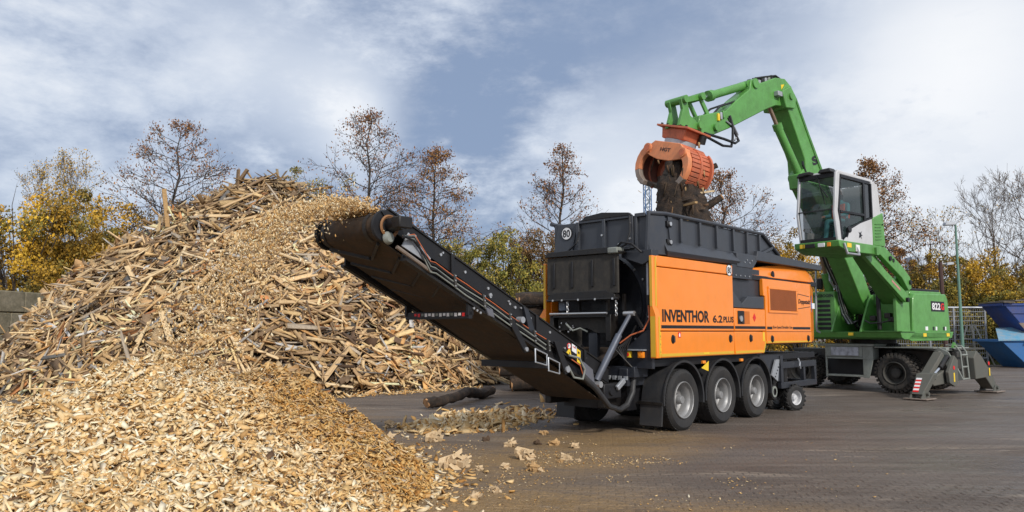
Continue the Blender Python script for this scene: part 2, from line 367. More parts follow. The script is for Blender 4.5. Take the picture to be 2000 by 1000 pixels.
# paving blocks whose edges show near the camera
ang=R(-7); ca,sa=math.cos(ang),math.sin(ang); BW,BH=.17,.11
cand=[]
for j in range(40,110):
    for i in range(-30,75):
        u=i*BW+(BW/2 if j%2 else 0); v=j*BH; x=u*ca-v*sa; y=u*sa+v*ca
        if 5.6<y<8.8 and -1.3<x and abs(x)<.70*y+.3 and y<8.2+.25*math.sin(x*2.1): cand.append((y+random.random()*.02,x,y))
cand.sort()
def paver_mesh(w,h,t):
    b=MB(); e=.010; z0,z1=.001,t
    vs=[(-w,-h,z0),(w,-h,z0),(w,h,z0),(-w,h,z0),(-w+e,-h+e,z1),(w-e,-h+e,z1),(w-e,h-e,z1),(-w+e,h-e,z1)]
    return vs,[(4,5,6,7),(0,1,5,4),(1,2,6,5),(2,3,7,6),(3,0,4,7)]
pm=[]
for k in range(5):
    vs,fs=paver_mesh(BW/2-.003-.001*k,BH/2-.003,.0025+.0011*k); o=MB().add(vs,fs)
    me=bpy.data.meshes.new('paver'); me.from_pydata(o.v,[],o.f); me.materials.append(pavermat); pm.append(me)
for n_,(q,x,y) in enumerate(cand[:300]):
    o=bpy.data.objects.new('paver',random.choice(pm)); COL.objects.link(o); o.parent=g; o.location=(x,y,0); o.rotation_euler=(0,0,ang+random.uniform(-.02,.02))
b=MB()
for (q,x,y) in cand[300:]:
    vs,fs=paver_mesh(BW/2-.004,BH/2-.003,random.uniform(.002,.007)); b.add(vs,fs,T(x,y,0)@Matrix.Rotation(ang,4,'Z'))
o=b.build('paving_blocks',pavermat,g,smooth=False); o['kind']='stuff'
vg=MB()
xs=np.linspace(-90,130,60)
for i in range(59):
    a,b_=xs[i],xs[i+1]; vg.add([(a,37.2+.5*math.sin(a*.7),.006),(b_,37.2+.5*math.sin(b_*.7),.006),(b_,120,.01),(a,120,.01)],[(0,1,2,3)])
tag(vg.build('grass_verge',grassm,smooth=False),kind='structure')
# grass tufts along the verge
n=5000; P=np.c_[rng.uniform(5,45,n),37.0+rng.exponential(1.0,n),np.zeros(n)]
blade=(np.array([(-.5,0,0),(.5,0,0),(0.1,.3,1.)],float),np.array([[0,1,2]]))
S=np.c_[rng.uniform(.02,.05,n),rng.uniform(.05,.2,n),rng.uniform(.08,.3,n)]
C=np.array([(.10,.13,.03)])*rng.uniform(.6,1.4,(n,1))
tag(scatter('grass_tufts',[blade],P,rotm(rng.uniform(-.4,.4,n),rng.uniform(-.4,.4,n),rng.uniform(0,6.3,n)),S,C,leafm),'rough grass growing along the far edge of the yard by the skips','grass',kind='stuff')

# ---------------------------------------------------------------- concrete block wall at the left
wroot=empty('concrete_block_wall',(-17.7,26,0),math.atan2(.99,.12))
tag(wroot,'mossy wall of big stacked concrete blocks at the left of the timber heap','wall')
for row in range(4):
    for k in range(-5,8):
        x0=k*1.22+(.6 if row%2 else 0)+.17; j=random.uniform(-.02,.02)
        MB().box(x0+.018,x0+1.202,-.35+j,.35+j,row*.755+.012,row*.755+.743).build('block',concrete,wroot,bevel=.035)

# ---------------------------------------------------------------- timber heap
PK=25.0
ridx=np.array([-24,-21,-18,-16.5,-15.6,-14.8,-12.9,-11.2,-9.6,-8.6,-7.4,-6.3,-5.6,-4.5,-3.2,-1.9,-.9,.1,.9])
ridz=np.array([.0,.3,.5,.95,1.9,3.1,4.6,5.45,6.1,6.4,6.3,6.0,5.6,4.9,3.6,2.35,1.25,.5,0])
def heap(x,y):
    xr=x*1.0; z=np.interp(xr,ridx,ridz)+ (fbm(x*.5,y*.5,3)-.45)*1.1*np.clip(np.interp(xr,ridx,ridz)/2,0,1)
    w=7.6*np.clip(z/6.6,0.02,1)**.75; d=np.abs(y-PK); f=1-d/w
    h=z*np.clip(f,0,1)**.92
    h=h+(fbm(x*1.1,y*1.1,8)-.45)*.7*np.clip(h/1.0,0,1)
    return np.maximum(h,0)
hr=empty('timber_heap',(-8,25,0)); tag(hr,'big heap of shredded and broken boards rising behind the chip pile','timber heap')
nx,ny=160,90; X,Y=np.meshgrid(np.linspace(-24,1.2,nx),np.linspace(17,33,ny)); Z=heap(X,Y)*.97-.08
idx=np.arange(nx*ny).reshape(ny,nx); Fq=np.stack([idx[:-1,:-1],idx[:-1,1:],idx[1:,1:],idx[1:,:-1]],-1).reshape(-1,4)
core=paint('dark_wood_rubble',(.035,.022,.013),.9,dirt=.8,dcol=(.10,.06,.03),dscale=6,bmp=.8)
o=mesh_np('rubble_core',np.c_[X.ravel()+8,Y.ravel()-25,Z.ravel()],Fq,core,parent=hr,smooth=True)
WOOD=np.array([(.56,.38,.20),(.47,.30,.14),(.66,.48,.27),(.36,.235,.125),(.25,.165,.095),(.17,.11,.065),(.42,.34,.25),(.62,.43,.21),(.10,.062,.04),(.50,.27,.10),(.70,.54,.33)])
WP=np.array([.17,.14,.13,.12,.10,.07,.06,.11,.05,.02,.03])
def plank_proto(seed):
    r=np.random.default_rng(seed); v=np.array([(-.5,-.5,-.5),(.5,-.5,-.5),(.5,.5,-.5),(-.5,.5,-.5),(-.5,-.5,.5),(.5,-.5,.5),(.5,.5,.5),(-.5,.5,.5)],float)
    e=(r.random(4)-.5)*.16; v[[1,5],0]+=e[0]; v[[2,6],0]-=e[0]+e[1]*.6; v[[0,4],0]+=e[2]; v[[3,7],0]-=e[3]
    tw=r.uniform(.55,1.05); v[[1,2,5,6],1]*=tw
    if r.random()<.3: v[[1,2,5,6],1]*=.35   # splintered to a point
    f=np.array([(0,3,2,1),(4,5,6,7),(0,1,5,4),(1,2,6,5),(2,3,7,6),(3,0,4,7)]); return v,f
PP=[plank_proto(k) for k in range(14)]
def grad(hf,x,y,e=.25):
    gx=(hf(x+e,y)-hf(x-e,y))/(2*e); gy=(hf(x,y+e)-hf(x,y-e))/(2*e); return gx,gy
def orient(gx,gy,yaw,j1,j2):
    """basis whose z is the slope normal with jitter, x at yaw round it"""
    n=np.stack([-gx+j1,-gy+j2,np.ones_like(gx)],-1); n/=np.linalg.norm(n,axis=1,keepdims=True)
    t=np.stack([np.cos(yaw),np.sin(yaw),np.zeros_like(yaw)],-1); t-=n*(t*n).sum(1,keepdims=True); t/=np.linalg.norm(t,axis=1,keepdims=True)
    b=np.cross(n,t); return np.stack([t,b,n],-1)
def clearance(x,y,z):
    """keep pieces out of the near half of nothing: placeholder for tests"""
    return np.ones(len(x),bool)
def make_planks(n,lmin,lmax,lift,jit=.45):
    x=rng.uniform(-23.5,1.0,n*2); y=rng.uniform(17.2,28.5,n*2); h=heap(x,y); k=np.where(h>.03)[0][:n]; x,y,h=x[k],y[k],h[k]; m=len(x)
    gx,gy=grad(heap,x,y); yaw=rng.uniform(0,6.28,m)
    cl=fbm(x*.6,y*.6,21)*14; yaw=np.where(rng.random(m)<.55,cl+rng.normal(0,.35,m),yaw)
    Rm=orient(gx,gy,yaw,rng.normal(0,jit,m),rng.normal(0,jit,m))
    ln=lmin+(lmax-lmin)*rng.random(m)**2.2; S=np.c_[ln,np.clip(rng.lognormal(-2.75,.5,m),.014,.2)*(ln/.8)**.3,rng.uniform(.012,.04,m)]
    ci=rng.choice(len(WOOD),m,p=WP/WP.sum()); C=WOOD[ci]*rng.uniform(.85,1.5,(m,1))
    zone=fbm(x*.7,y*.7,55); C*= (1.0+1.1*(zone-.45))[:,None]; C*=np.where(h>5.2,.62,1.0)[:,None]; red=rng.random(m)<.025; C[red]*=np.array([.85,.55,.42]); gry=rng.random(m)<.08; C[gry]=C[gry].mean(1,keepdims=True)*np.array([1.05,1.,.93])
    return np.c_[x,y,h+rng.uniform(-.06,lift,m)],Rm,S,np.clip(C,0,.85)
P,Rm,S,C=make_planks(14500,.18,1.5,.20,.6)
P_a,R_a,S_a,C_a=make_planks(420,.35,.9,.2,.8); S_a[:,1]=rng.uniform(.18,.42,len(P_a)); S_a[:,2]=.018; C_a*=np.array([1.,.9,.8])
P_b,R_b,S_b,C_b=make_planks(700,.4,1.1,.4,1.6)
P,Rm,S,C=[np.concatenate(q) for q in ((P,P_a,P_b),(Rm,R_a,R_b),(S,S_a,S_b),(C,C_a,C_b))]
o=scatter('broken_boards',PP,P,Rm,S,C,plankm,hr); P2=o.data
co=np.empty(len(P2.vertices)*3,np.float32); P2.vertices.foreach_get('co',co); co=co.reshape(-1,3)-np.array([-8,25,0],np.float32); P2.vertices.foreach_set('co',co.ravel()); P2.update(); o['kind']='stuff'
# the boards that show largest stand as things of their own
wood_mats=[]
def solid_wood(i,c):
    mt,nt,b=new_mat('split_wood'); n=nz(nt,5,5,.65,sc=(1,9,9)); c2=tuple(q*.35 for q in c)
    nt.links.new(mixc(nt,ramp(nt,n,[(.42,g3(0)),(.7,g3(.75))]),c,c2),b.inputs['Base Color']); b.inputs['Roughness'].default_value=.8; b.inputs['Specular IOR Level'].default_value=.25
    bump(nt,b,n,.5,.01); return mt
for i in range(9): wood_mats.append(solid_wood(i,tuple(WOOD[[0,1,2,3,4,6,7,2,10][i]]*1.1)))
pmesh=[]
for k in range(18):
    v,f=PP[k%14]; r=random.Random(k); s=np.array([1.,r.uniform(.04,.14),r.uniform(.02,.035)])
    me=bpy.data.meshes.new('board'); me.from_pydata((v*s).tolist(),[],f.tolist()); me.materials.append(wood_mats[k%9]); pmesh.append(me)
def place_board(p,Mx,scale,label,group,me=None):
    o=bpy.data.objects.new('broken_board',me or random.choice(pmesh)); COL.objects.link(o)
    M4=Matrix(Mx.tolist()).to_4x4(); o.matrix_world=Matrix.Translation(p)@M4@Matrix.Diagonal((scale,1.0,1.0,1)); tag(o,label,'broken board',group); return o
m=0; P,Rm,S,C=make_planks(5200,.9,1.7,.25,.3)
G='broken boards lying loose on the timber heap'
for k in range(len(P)):
    if P[k,1]<24.3 and P[k,2]>.1 and m<285 and not(-3.9<P[k,0]*18/P[k,1]<-1.6 and P[k,2]<2.):
        place_board(P[k]+np.array([0,-.05,.10]),Rm[k],random.uniform(.8,1.7),'pale splintered board lying loose among others on the slope of the timber heap',G); m+=1
def board2(p0,p1,w,t,label,mi):
    p0=Vector(p0);p1=Vector(p1); o=MB().bar(p0-p0,p1-p0,w,t).build('broken_board',wood_mats[mi],smooth=False,bevel=.004); o.location=p0; tag(o,label,'broken board'); return o
board2((-9.15,24.6,5.6),(-9.05,24.5,6.95),.06,.16,'dark board standing upright as one half of the cross above the heap top',4)
board2((-9.5,24.7,6.0),(-8.75,24.5,6.95),.09,.10,'dark lath leaning right in the crossed pair at the very top of the heap',4)
board2((-10.2,24.6,6.1),(-9.2,24.3,5.4),.20,.05,'wide brown board sloping down right just below the crossed pair',3)
board2((-10.9,23.6,4.9),(-11.02,23.5,6.1),.06,.13,'orange brown stake standing upright left of the heap top',1)
board2((-7.2,24.6,6.2),(-5.9,24.4,6.35),.14,.05,'thin dark board lying level on the right shoulder of the heap top',8 if False else 4)
board2((-13.9,21.4,1.35),(-13.5,21.2,1.95),.13,.04,'pale board leaning up beside the block wall',2)
board2((-14.4,20.8,.6),(-13.0,20.2,1.2),.05,.06,'long thin lath reaching out at the foot of the heap by the wall',6)

# ---------------------------------------------------------------- chip pile
def cone(x,y,cx,cy,pk,r,ex=1.0,p=1.15):
    d=np.sqrt(((x-cx)/ex)**2+(y-cy)**2); t=np.clip(1-d/r,0,1); return pk*t**p*(1+.15*np.sin(t*3.1))
def pile(x,y):
    h=cone(x,y,-3.65,7.8,1.38,2.7,1.1)
    for a in ((-6.3,8.5,.85,3.2,1.2),(-2.95,9.5,1.2,1.85,.95),(-1.75,8.5,.55,1.0,.95),(-4.3,5.6,.72,2.7,1.1),(-2.75,7.0,.62,1.5,.9),(-3.5,10.1,1.1,1.7,1.2)):
        h2=cone(x,y,*a); k=.12; h=np.log(np.exp(h/k)+np.exp(h2/k)-1)*k
    h=np.clip(h-.03,0,None)
    return h+((fbm(x*1.6,y*1.6,5)-.45)*.24+(fbm(x*4.5,y*4.5,15)-.45)*.16)*np.clip(h/.25,0,1)
pr=empty('wood_chip_pile',(-3.5,7.8,0)); tag(pr,'pale yellow pile of fresh wood chips spreading across the foreground below the conveyor','wood chips',kind='stuff')
nx,ny=190,170; X,Y=np.meshgrid(np.linspace(-10.5,.3,nx),np.linspace(3.2,13,ny)); Z=pile(X,Y)
chipcore=paint('packed_chips',(.16,.095,.045),.95,dirt=.7,dcol=(.38,.23,.10),dscale=14,bmp=.9)
idx=np.arange(nx*ny).reshape(ny,nx); Fq=np.stack([idx[:-1,:-1],idx[:-1,1:],idx[1:,1:],idx[1:,:-1]],-1).reshape(-1,4)
Zz=np.where(Z<.012,-.06,Z-.035)
mesh_np('packed_chips',np.c_[X.ravel()+3.5,Y.ravel()-7.8,Zz.ravel()],Fq,chipcore,parent=pr,smooth=True)['kind']='stuff'
def chip_proto(seed):
    """a flat split flake: ragged outline, folded face, broken edges"""
    r=np.random.default_rng(seed+50); w0,w1,w2=r.uniform(.15,.45),r.uniform(.35,.55),r.uniform(.05,.45)
    top=np.array([(-.5-r.uniform(0,.15),-w0,0),(r.uniform(-.2,.2),-w1,0),(.5,-w2*.6,0),(.5+r.uniform(-.2,.2),w2,0),(-.3+r.uniform(-.2,.2),w0+.08,0)])
    top[:,2]=.5+r.uniform(-.5,.5,5); bot=top.copy(); bot[:,2]-=r.uniform(.5,1.1); bot[:,:2]*=r.uniform(.8,1.0)
    v=np.concatenate([top,bot]); f=[(0,1,4),(1,3,4),(1,2,3)]
    for i in range(5): j=(i+1)%5; f+=[(i,5+i,5+j),(i,5+j,j)]
    return v,np.array(f)
def crumb_proto(seed):
    r=np.random.default_rng(seed+9); rim=np.array([(-.5,r.uniform(-.2,.2),0),(r.uniform(-.2,.2),-.4,.1),(.5,r.uniform(-.3,.3),0),(r.uniform(-.2,.2),.4,-.1)]); v=np.concatenate([rim,[[.1,0,.5],[-.1,0,-.5]]])
    return v,np.array([(i,(i+1)%4,4) for i in range(4)]+[((i+1)%4,i,5) for i in range(4)])
CS=[crumb_proto(k) for k in range(8)]
CP=[chip_proto(k) for k in range(16)]
CHIP=np.array([(.84,.66,.40),(.78,.57,.30),(.88,.74,.50),(.72,.47,.21),(.62,.37,.14),(.90,.80,.60),(.48,.28,.11),(.78,.52,.22),(.14,.08,.045)])
CW=np.array([.21,.19,.15,.14,.09,.10,.07,.09,.022]); CW/=CW.sum()
def chip_colors(n,warm):
    ci=rng.choice(len(CHIP),n,p=CW); C=CHIP[ci]*rng.uniform(.82,1.1,(n,1))
    C*= 1-warm[:,None]*np.array([.20,.36,.60]); return np.clip(C,0,.9)
def warmth(x,y):
    """the older, browner lobes at the right and back of the pile"""
    a=np.clip((x+3.6-1.1*np.clip(8.3-y,0,3)+(fbm(x*1.3,y*1.3,31)-.45)*2.2)/1.0,0,1); b_=np.clip((y-9.0+(fbm(x,y,32)-.45)*2)/.8,0,1)
    return np.maximum(a,b_*.8)
def pile_chips(n,smin,smax,pw,nearw):
    x=rng.uniform(-10.2,.1,n*4); y=rng.uniform(3.4,12.6,n*4); h=pile(x,y)
    vis=(np.abs(x)<y*.74+.5); 
    dens=np.clip(1.2-y/14,.3,1); keep=np.where((h>.012)&vis&(rng.random(n*4)<dens))[0][:n]; x,y,h=x[keep],y[keep],h[keep]; m=len(x)
    gx,gy=grad(pile,x,y,.08); w=warmth(x,y)
    s=smin+(smax-smin)*rng.random(m)**pw; s=s*(1-.25*w)
    Rm=orient(gx,gy,rng.uniform(0,6.28,m),rng.normal(0,.75,m),rng.normal(0,.75,m))
    S=np.c_[s*rng.uniform(.9,2.3,m),s*rng.uniform(.5,1.05,m),s*rng.uniform(.14,.36,m)]
    return np.c_[x,y,h+rng.uniform(-.03,.028,m)],Rm,S,chip_colors(m,w)
A=pile_chips(86000,.013,.066,1.5,0); B=pile_chips(3000,.055,.10,1.6,0)
P,Rm,S,C=[np.concatenate([a,b_]) for a,b_ in zip(A,B)]; P=P-np.array([-3.5,7.8,0])
o=scatter('loose_chips',CP,P,Rm,S,C,chipm,pr); o['kind']='stuff'
# slivers mixed through the pile
x=rng.uniform(-9,.0,9000); y=rng.uniform(4.5,12,9000); h=pile(x,y); k=np.where((h>.05)&(warmth(x,y)>rng.random(9000)*1.15))[0][:2600]; x,y,h=x[k],y[k],h[k]; m=len(x)
gx,gy=grad(pile,x,y,.08); Rm=orient(gx,gy,rng.uniform(0,6.28,m),rng.normal(0,.5,m),rng.normal(0,.5,m))
S=np.c_[rng.uniform(.07,.22,m),rng.uniform(.012,.03,m),rng.uniform(.006,.014,m)]
C=WOOD[rng.choice(len(WOOD),m,p=WP/WP.sum())]*rng.uniform(.8,1.3,(m,1))
o=scatter('splinters',PP,np.c_[x,y,h+.01]-np.array([-3.5,7.8,0]),Rm,S,np.clip(C,0,.85),plankm,pr); o['kind']='stuff'
n=9000; x=rng.uniform(-3.5,1.2,n); y=rng.uniform(5.2,11,n); h=pile(x,y); dd=np.zeros(n)
near=np.zeros(n,bool)
for (ox,oy,pr_) in ((-.15,0,1),(-.35,.05,.45),(-.6,.1,.16),(-.3,.3,.3),(-.9,.1,.06)): near|=(pile(x+ox,y+oy)>.03)&(rng.random(n)<pr_)
k=np.where((h<.02)&near)[0]; x,y=x[k],y[k]; n=len(x); sz_=.012+.07*rng.random(n)**2
o=scatter('toe_chips',CP,np.c_[x+3.5,y-7.8,sz_*.2],rotm(rng.normal(0,.35,n),rng.normal(0,.35,n),rng.uniform(0,6.28,n)),np.c_[sz_*rng.uniform(.9,2,n),sz_*rng.uniform(.5,1,n),sz_*.3],chip_colors(n,rng.random(n)),chipm,pr); o['kind']='stuff'
# chips flying off the conveyor and raining on the pile (a ballistic arc)
th0=R(43.3); Lv=np.array([math.sin(th0),math.cos(th0),0]); Cv=np.array([-math.cos(th0),math.sin(th0),0]); W0=np.array([2.816,12.471,0])
def arc(t): return W0-Lv*(5.65)+Cv*1.22+np.array([0,0,3.03])+(-Lv)*2.85*t+np.array([0,0,1.05*t-4.9*t*t])
n=19000; t=rng.random(n)**.9*.80; side=(rng.random(n)-.5)+(rng.random(n)-.5)*.25
P=W0-Lv*5.65+Cv*1.22+np.array([0,0,3.06])+(-Lv)[None]*(t*rng.normal(2.85,.30+0*t,n))[:,None]+np.array([0,0,1.])[None]*(1.05*t-4.9*t*t)[:,None]
P+=Cv[None]*(side*.95*(1+t*.5))[:,None]+rng.normal(0,1,(n,3))*(.03+.14*t)[:,None]*(.5+rng.exponential(.6,n))[:,None]
k=P[:,2]>pile(P[:,0],P[:,1])-.02; P=P[k]; t=t[k]; n=len(P)
# a bed of chips riding the last metre of belt
nb=3600; q=rng.uniform(-5.75,-4.6,nb); cc=rng.normal(0,.26,nb); zz=3.02-(q+5.65)*.462+np.clip(.20-abs(cc)*.35,0,.2)*rng.random(nb)+.0
Pb=W0+Lv*q[:,None]+Cv*(1.22+np.clip(cc,-.52,.52))[:,None]+np.array([0,0,1.])*zz[:,None]
sz=.005+.045*rng.random(n)**3.2; szb=rng.uniform(.025,.07,nb)
P=np.concatenate([P,Pb]); sz=np.concatenate([sz,szb]); n=len(P)
S=np.c_[sz*rng.uniform(.8,1.8,n),sz*rng.uniform(.6,1,n),sz*rng.uniform(.2,.5,n)]
C=chip_colors(n,rng.random(n)**2*.55)
tag(scatter('falling_wood_chips',CS,P,rotm(*rng.uniform(0,6.28,(3,n))),S,C,chipm),'stream of wood chips flying off the conveyor head and raining down onto the pile','wood chips',kind='stuff')

# loose chunks on the yard floor
def chunk_mesh(k,big):
    r=np.random.default_rng(k+3); V=[];Fc=[]; q=0
    for c in range(9):
        v,f=CP[(k+c)%16]; v=v*np.array([r.uniform(.7,1.1),r.uniform(.45,.8),r.uniform(.15,.4)]); M=rotm(*[np.array([a]) for a in (r.normal(0,.4),r.normal(0,.35),r.uniform(-.5,.5) if c<6 else r.uniform(0,6.28))])[0]
        v=v@M.T+r.normal(0,1,3)*np.array([.10,.12,.09]); V+=v.tolist(); Fc+=(f+q).tolist(); q+=len(v)
    me=bpy.data.meshes.new('wood_chunk'); me.from_pydata(V,[],Fc); me.materials.append(cm[k%3]); return me
cm=[paint('pale_chunk_wood',(.62,.47,.29),.8,dirt=.6,dcol=(.38,.23,.10),dscale=14,bmp=.5),paint('ochre_chunk_wood',(.52,.33,.15),.8,dirt=.6,dcol=(.25,.14,.06),dscale=14,bmp=.5),paint('brown_chunk_wood',(.07,.042,.026),.85,dirt=.5,dcol=(.2,.12,.06),dscale=14,bmp=.5)]
def gpt(px,py):
    t=math.atan(148/1470); a=500-py; y=1470*math.cos(t)-a*math.sin(t); z=1470*math.sin(t)+a*math.cos(t); k=-1.6/z; return ((px-1000)*k,y*k)
G='loose pale wood chunks scattered on the yard floor'
L1='small pale wood chunk lying loose among the scattered pieces on the wet yard floor'
NL={(846,862):'flat pale chunk lying between the chip pile toe and the low drift of chips',(760,835):'upright cream block standing alone on bare floor beside the chip pile edge',(762,857):'cream chunk touching the upper edge of the chip pile just below the upright block',
(885,915):'largest cream slab lying at the very tip of the chip pile toe',(998,872):'long flat pale piece lying left of the scattered group near the machine',(1024,897):'biggest shredded cream lump in the middle of the open floor',
(988,915):'pale triangular chunk in front of the scattered group, left of the ochre one',(1040,920):'ochre chunk nearest the camera on the open floor',(1082,869):'ochre block lying at the right end of the scattered group',
(1105,898):'pale chunk at the right front of the scattered group',(936,918):'pale chunk just right of the largest slab at the pile toe',(925,976):'flat pale flake lying nearest the camera on the sawdust',
(942,826):'ochre chunk on the low chip drift before the fallen log'}
for (px,py,s,dark) in [(846,862,.20,0),(760,835,.14,0),(762,857,.11,0),(885,915,.23,0),(942,826,.09,1),(950,861,.10,2),(998,872,.13,0),(1024,897,.19,0),(988,915,.09,0),(1040,920,.13,1),(1048,868,.10,2),(1082,869,.11,1),(1105,898,.11,0),(1122,875,.10,0),(1094,903,.06,1),(936,918,.08,0),(908,903,.12,0),(907,811,.10,0),(872,812,.09,0),(802,833,.08,1),(925,976,.10,0),(965,962,.09,0),(1056,921,.05,0),(905,808,.10,1),(1130,902,.05,0),(860,828,.07,0),(1063,848,.09,1)]:
    x,y=gpt(px,py); me=chunk_mesh(random.choice([k for k in range(15) if k%3==dark]),1)
    o=bpy.data.objects.new('wood_chunk',me); COL.objects.link(o); o.location=(x,y,s*.22); o.scale=(s*1.2,s*1.2,s*1.2); o.rotation_euler=(random.uniform(-.3,.3),random.uniform(-.3,.3),random.uniform(0,6.28))
    if dark==2: tag(o,'small dark brown wood chunk lying among pale ones on the yard floor','wood chunk','dark wood chunks on the yard floor')
    elif (px,py) in NL: tag(o,NL[(px,py)],'wood chunk',G)
    else: tag(o,L1,'wood chunk',G)
# low drift of chips in front of the log and crumbs everywhere
n=3200; px=rng.normal(935,62,n); py=824+rng.normal(0,9,n)-(px-935)*.10; GP=np.array([gpt(a,b_) for a,b_ in zip(px,py)])
s=.015+.13*rng.random(n)**3; hh=np.exp(-((px-945)/60)**2-((py-824)/9)**2)*.12
S=np.c_[s*rng.uniform(.9,2.4,n),s*rng.uniform(.5,1,n),s*rng.uniform(.2,.5,n)]
tag(scatter('chip_drift',CP,np.c_[GP,hh*rng.random(n)+s*.12],rotm(rng.normal(0,.5,n),rng.normal(0,.5,n),rng.uniform(0,6.28,n)),S,chip_colors(n,rng.random(n)*.7),chipm),'low drift of spilled chips and splinters on the floor between the log and the pile','wood chips',kind='stuff')
n=14000; u=rng.random(n); x=np.where(u<.5,rng.normal(.6,1.5,n),rng.uniform(-2,4.5,n)); y=np.where(u<.5,rng.normal(9.6,1.6,n),rng.uniform(5.7,13,n))
dn=fbm(x*1.2,y*1.8,77); k=np.where((dn>.46)&((x<2.6)|(rng.random(n)<.12))&(y>5.6)&(x<5.5)&(pile(x,y)<.02)&((dn>.52)|(rng.random(n)<.4)))[0]; x,y=x[k],y[k]; n=len(x)
s=.005+.028*rng.random(n)**3.5; S=np.c_[s*rng.uniform(.9,2.,n),s*rng.uniform(.5,1,n),s*rng.uniform(.2,.5,n)]
tag(scatter('sawdust_crumbs',CS,np.c_[x,y,s*.2+.006],rotm(rng.normal(0,.3,n),rng.normal(0,.3,n),rng.uniform(0,6.28,n)),S,chip_colors(n,rng.random(n)),chipm),'sawdust crumbs scattered over the wet yard floor behind the machine','sawdust',kind='stuff')
# chips skirting the timber heap's foot
n=7000; x=rng.uniform(-16,1.0,n); y=rng.uniform(17,22,n); h=heap(x,y); k=np.where((h<.9))[0]; 
k=k[np.array([ (heap(x[i],y[i]+1.1)>.05) for i in k])]; x,y,h=x[k],y[k],h[k]; n=len(x); s=rng.uniform(.03,.12,n)
S=np.c_[s*rng.uniform(1,3.5,n),s*rng.uniform(.4,.9,n),s*rng.uniform(.2,.4,n)]
o=scatter('foot_debris',CS,np.c_[x+8,y-25,h+.03],rotm(rng.normal(0,.4,n),rng.normal(0,.4,n),rng.uniform(0,6.28,n)),S,chip_colors(n,rng.random(n)),chipm,hr); o['kind']='stuff'

# ---------------------------------------------------------------- logs
def log(name,pts,r,label,cat='log',group=None,n=14):
    ps=[Vector(p) for p in pts]; dense=[]; rr=[]
    for i in range(len(ps)-1):
        for k in range(6):
            t=k/6; dense.append(ps[i].lerp(ps[i+1],t)+Vector((0,0,random.uniform(-.012,.012)))); rr.append(r*(1+random.uniform(-.07,.07)))
    dense.append(ps[-1]); rr.append(r*.96); base=dense[0].copy()
    b=MB().tube([d-base for d in dense],rr,n,cap=False)
    for i,v in enumerate(b.v):
        q=random.Random(i%n*7+i//n//3); b.v[i]=tuple(c+q.uniform(-.03,.03)*r*5 for c in v)
    root=empty(name,base); tag(root,label,cat,group); b.build('bark',logm,root,ang=70)
    for e,d in ((dense[0],dense[0]-dense[1]),(dense[-1],dense[-1]-dense[-2])):
        MB().tube([e-base-d.normalized()*.03,e-base+d.normalized()*.006],r*.95,n).build('cut_end',cutwood,root)
    return root
a=gpt(832,800); b_=gpt(965,775)
log('fallen_log',[(a[0],a[1],.13),(a[0]+.25,a[1]+.2,.15),(a[0]+.62,a[1]+.9,.20),(a[0]*.45+b_[0]*.55,a[1]*.45+b_[1]*.55,.22),(a[0]*.2+b_[0]*.8,a[1]*.2+b_[1]*.8,.12),(b_[0]-.05,b_[1],.16)],.105,'thin crooked dark log with peeled bark lying on the floor before the timber heap')
G='dark logs in the stack behind the shredder'
k=0
lab=['dark log in the '+w_+' row of the log stack' for w_ in ('top','second','third','fourth','fifth','sixth','bottom')]
for row in range(7):
    for j in range(2):
        y=20.6+j*.62+(row%2)*.2; z=.2+row*.38; x0=-.1+random.uniform(-.3,.25)+row*.05
        log('stacked_log',[(x0,y,z),(x0+1.6,y+random.uniform(-.15,.15),z+random.uniform(-.05,.1)),(x0+3.4,y,z)],random.uniform(.17,.22),('nearer ' if j==0 else 'farther ')+lab[6-row],'log',G,12)

